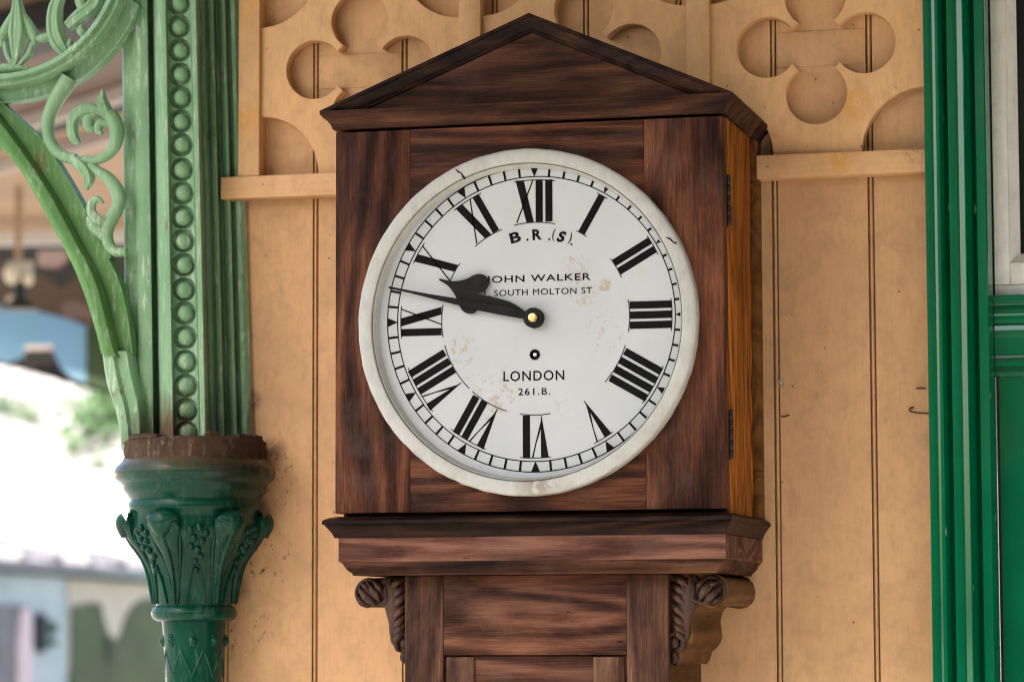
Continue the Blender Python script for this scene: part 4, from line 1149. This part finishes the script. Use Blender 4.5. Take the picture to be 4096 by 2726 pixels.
gz = [bpp(-250, 2600, hp, hn), bpp(700, 2600, hp, hn)]
hpart('wall', [(-250, 2240), (700, 2310), (700, 3450), (-250, 3450)], 'hut_wall', 0, .3)
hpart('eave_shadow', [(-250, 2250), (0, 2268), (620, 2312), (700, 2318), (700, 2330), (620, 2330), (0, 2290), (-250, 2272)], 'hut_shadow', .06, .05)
hpart('fascia', [(-250, 2212), (0, 2232), (620, 2277), (700, 2282), (700, 2322), (620, 2315), (0, 2268), (-250, 2250)], 'hut_fascia', .25, .25)
# roof: slope rising from the fascia, away from us
e0, e1 = hut([(-250, 2214), (700, 2284)], .25)
rt0 = e0 - hn*1.6 + Vector((0, 0, .36)); rt1 = e1 - hn*1.6 + Vector((0, 0, .36))
bm = bmesh.new(); quad_prism(bm, [e0, e1, rt1, rt0], (0, 0, -1), .08); rf = link('roof', bm, 'hut_slate', ht, smooth=0)
for k in range(7):
    f = .06+.14*k
    a = e0.lerp(e1, f); b_ = rt0.lerp(rt1, f)
    bm = bmesh.new(); bar(bm, a + Vector((0, 0, .05)), b_+Vector((0, 0, .05)), .18, .10); link('roof_roll', bm, 'hut_purple' if k % 2 else 'hut_slate', rf)
hpart('door', [(-200, 2420), (105, 2420), (118, 2440), (128, 3450), (-200, 3450)], 'hut_purple', .05, .05)
hpart('door_post', [(95, 2430), (118, 2430), (132, 2480), (132, 3450), (75, 3450), (80, 2560)], 'hut_pink', .10, .05)
hpart('wall_bracket', [(160, 2460), (184, 2452), (192, 2478), (215, 2488), (232, 2494), (232, 2528), (214, 2530), (195, 2540), (190, 2595), (178, 2608), (162, 2595)], 'hut_green', .12, .10)
hpart('wall_stud', [(215, 2556), (232, 2556), (236, 2568), (230, 2580), (216, 2580), (211, 2568)], 'hut_green', .12, .08)
hpart('cream_board', [(275, 2315), (700, 2345), (700, 2700), (275, 2700)], 'hut_cream', .03, .04)
hpart('green_panel', [(290, 2425), (330, 2418), (370, 2408), (408, 2410), (412, 2450), (425, 2500), (445, 2545), (465, 2560), (485, 2545), (497, 2500), (515, 2450), (545, 2415), (580, 2395), (700, 2390), (700, 3450), (285, 3450), (285, 2700)], 'hut_olive', .06, .04)
hpart('dark_gap', [(425, 2540), (448, 2545), (452, 2610), (440, 2650), (428, 2620)], 'hut_green', .08, .02)


# shrubs on the hillside
def shrub(x, y, s, D, label):
    ray = (poly3([(x, y)], D)[0]-EYE).normalized(); ok_, c, n_, f_ = hill.ray_cast(EYE, ray)
    if not ok_: c = poly3([(x, y)], D)[0]
    s = s*(c-EYE).length/D
    o = thing('shrub', label, 'shrub', tuple(c), 'green shrubs on the rocky hillside')
    bm = bmesh.new()
    for k in range(260):
        u = Vector((random.gauss(0, .45), random.gauss(0, .45), random.gauss(0, .55)))
        if u.length > 1.25: continue
        p = c + u*s; d = Vector((random.uniform(-1, 1), random.uniform(-1, 1), random.uniform(-1, 1))).normalized(); e = d.orthogonal().normalized(); g = s*.13
        bm.faces.new([bm.verts.new(p + d*g), bm.verts.new(p + e*g*.6), bm.verts.new(p - d*g), bm.verts.new(p - e*g*.6)])
    link('foliage', bm, 'shrub_leaf', o, smooth=0, norm=False)
    bm = bmesh.new(); lathe_z(bm, [(s*.06, c.z-s*1.6), (s*.04, c.z)], (c.x, c.y), 8); link('stem', bm, 'bark', o)


bpy.context.view_layer.update()
for (x, y, s, lb) in ((0, 1640, .55, 'small green shrub on the pale hillside at the left edge'), (105, 1680, .50, 'upright green shrub on the pale hillside, second from the left'), (258, 1728, .22, 'tiny green shrub alone in the middle of the pale hillside'),
                      (395, 1760, 1.15, 'wide green shrub on the hillside just left of the column'), (465, 1660, 1.5, 'tallest green shrub on the hillside, against the column edge'), (385, 1868, .30, 'dark little bush low on the hillside left of the capital')):
    shrub(x, y, s, 84, lb)
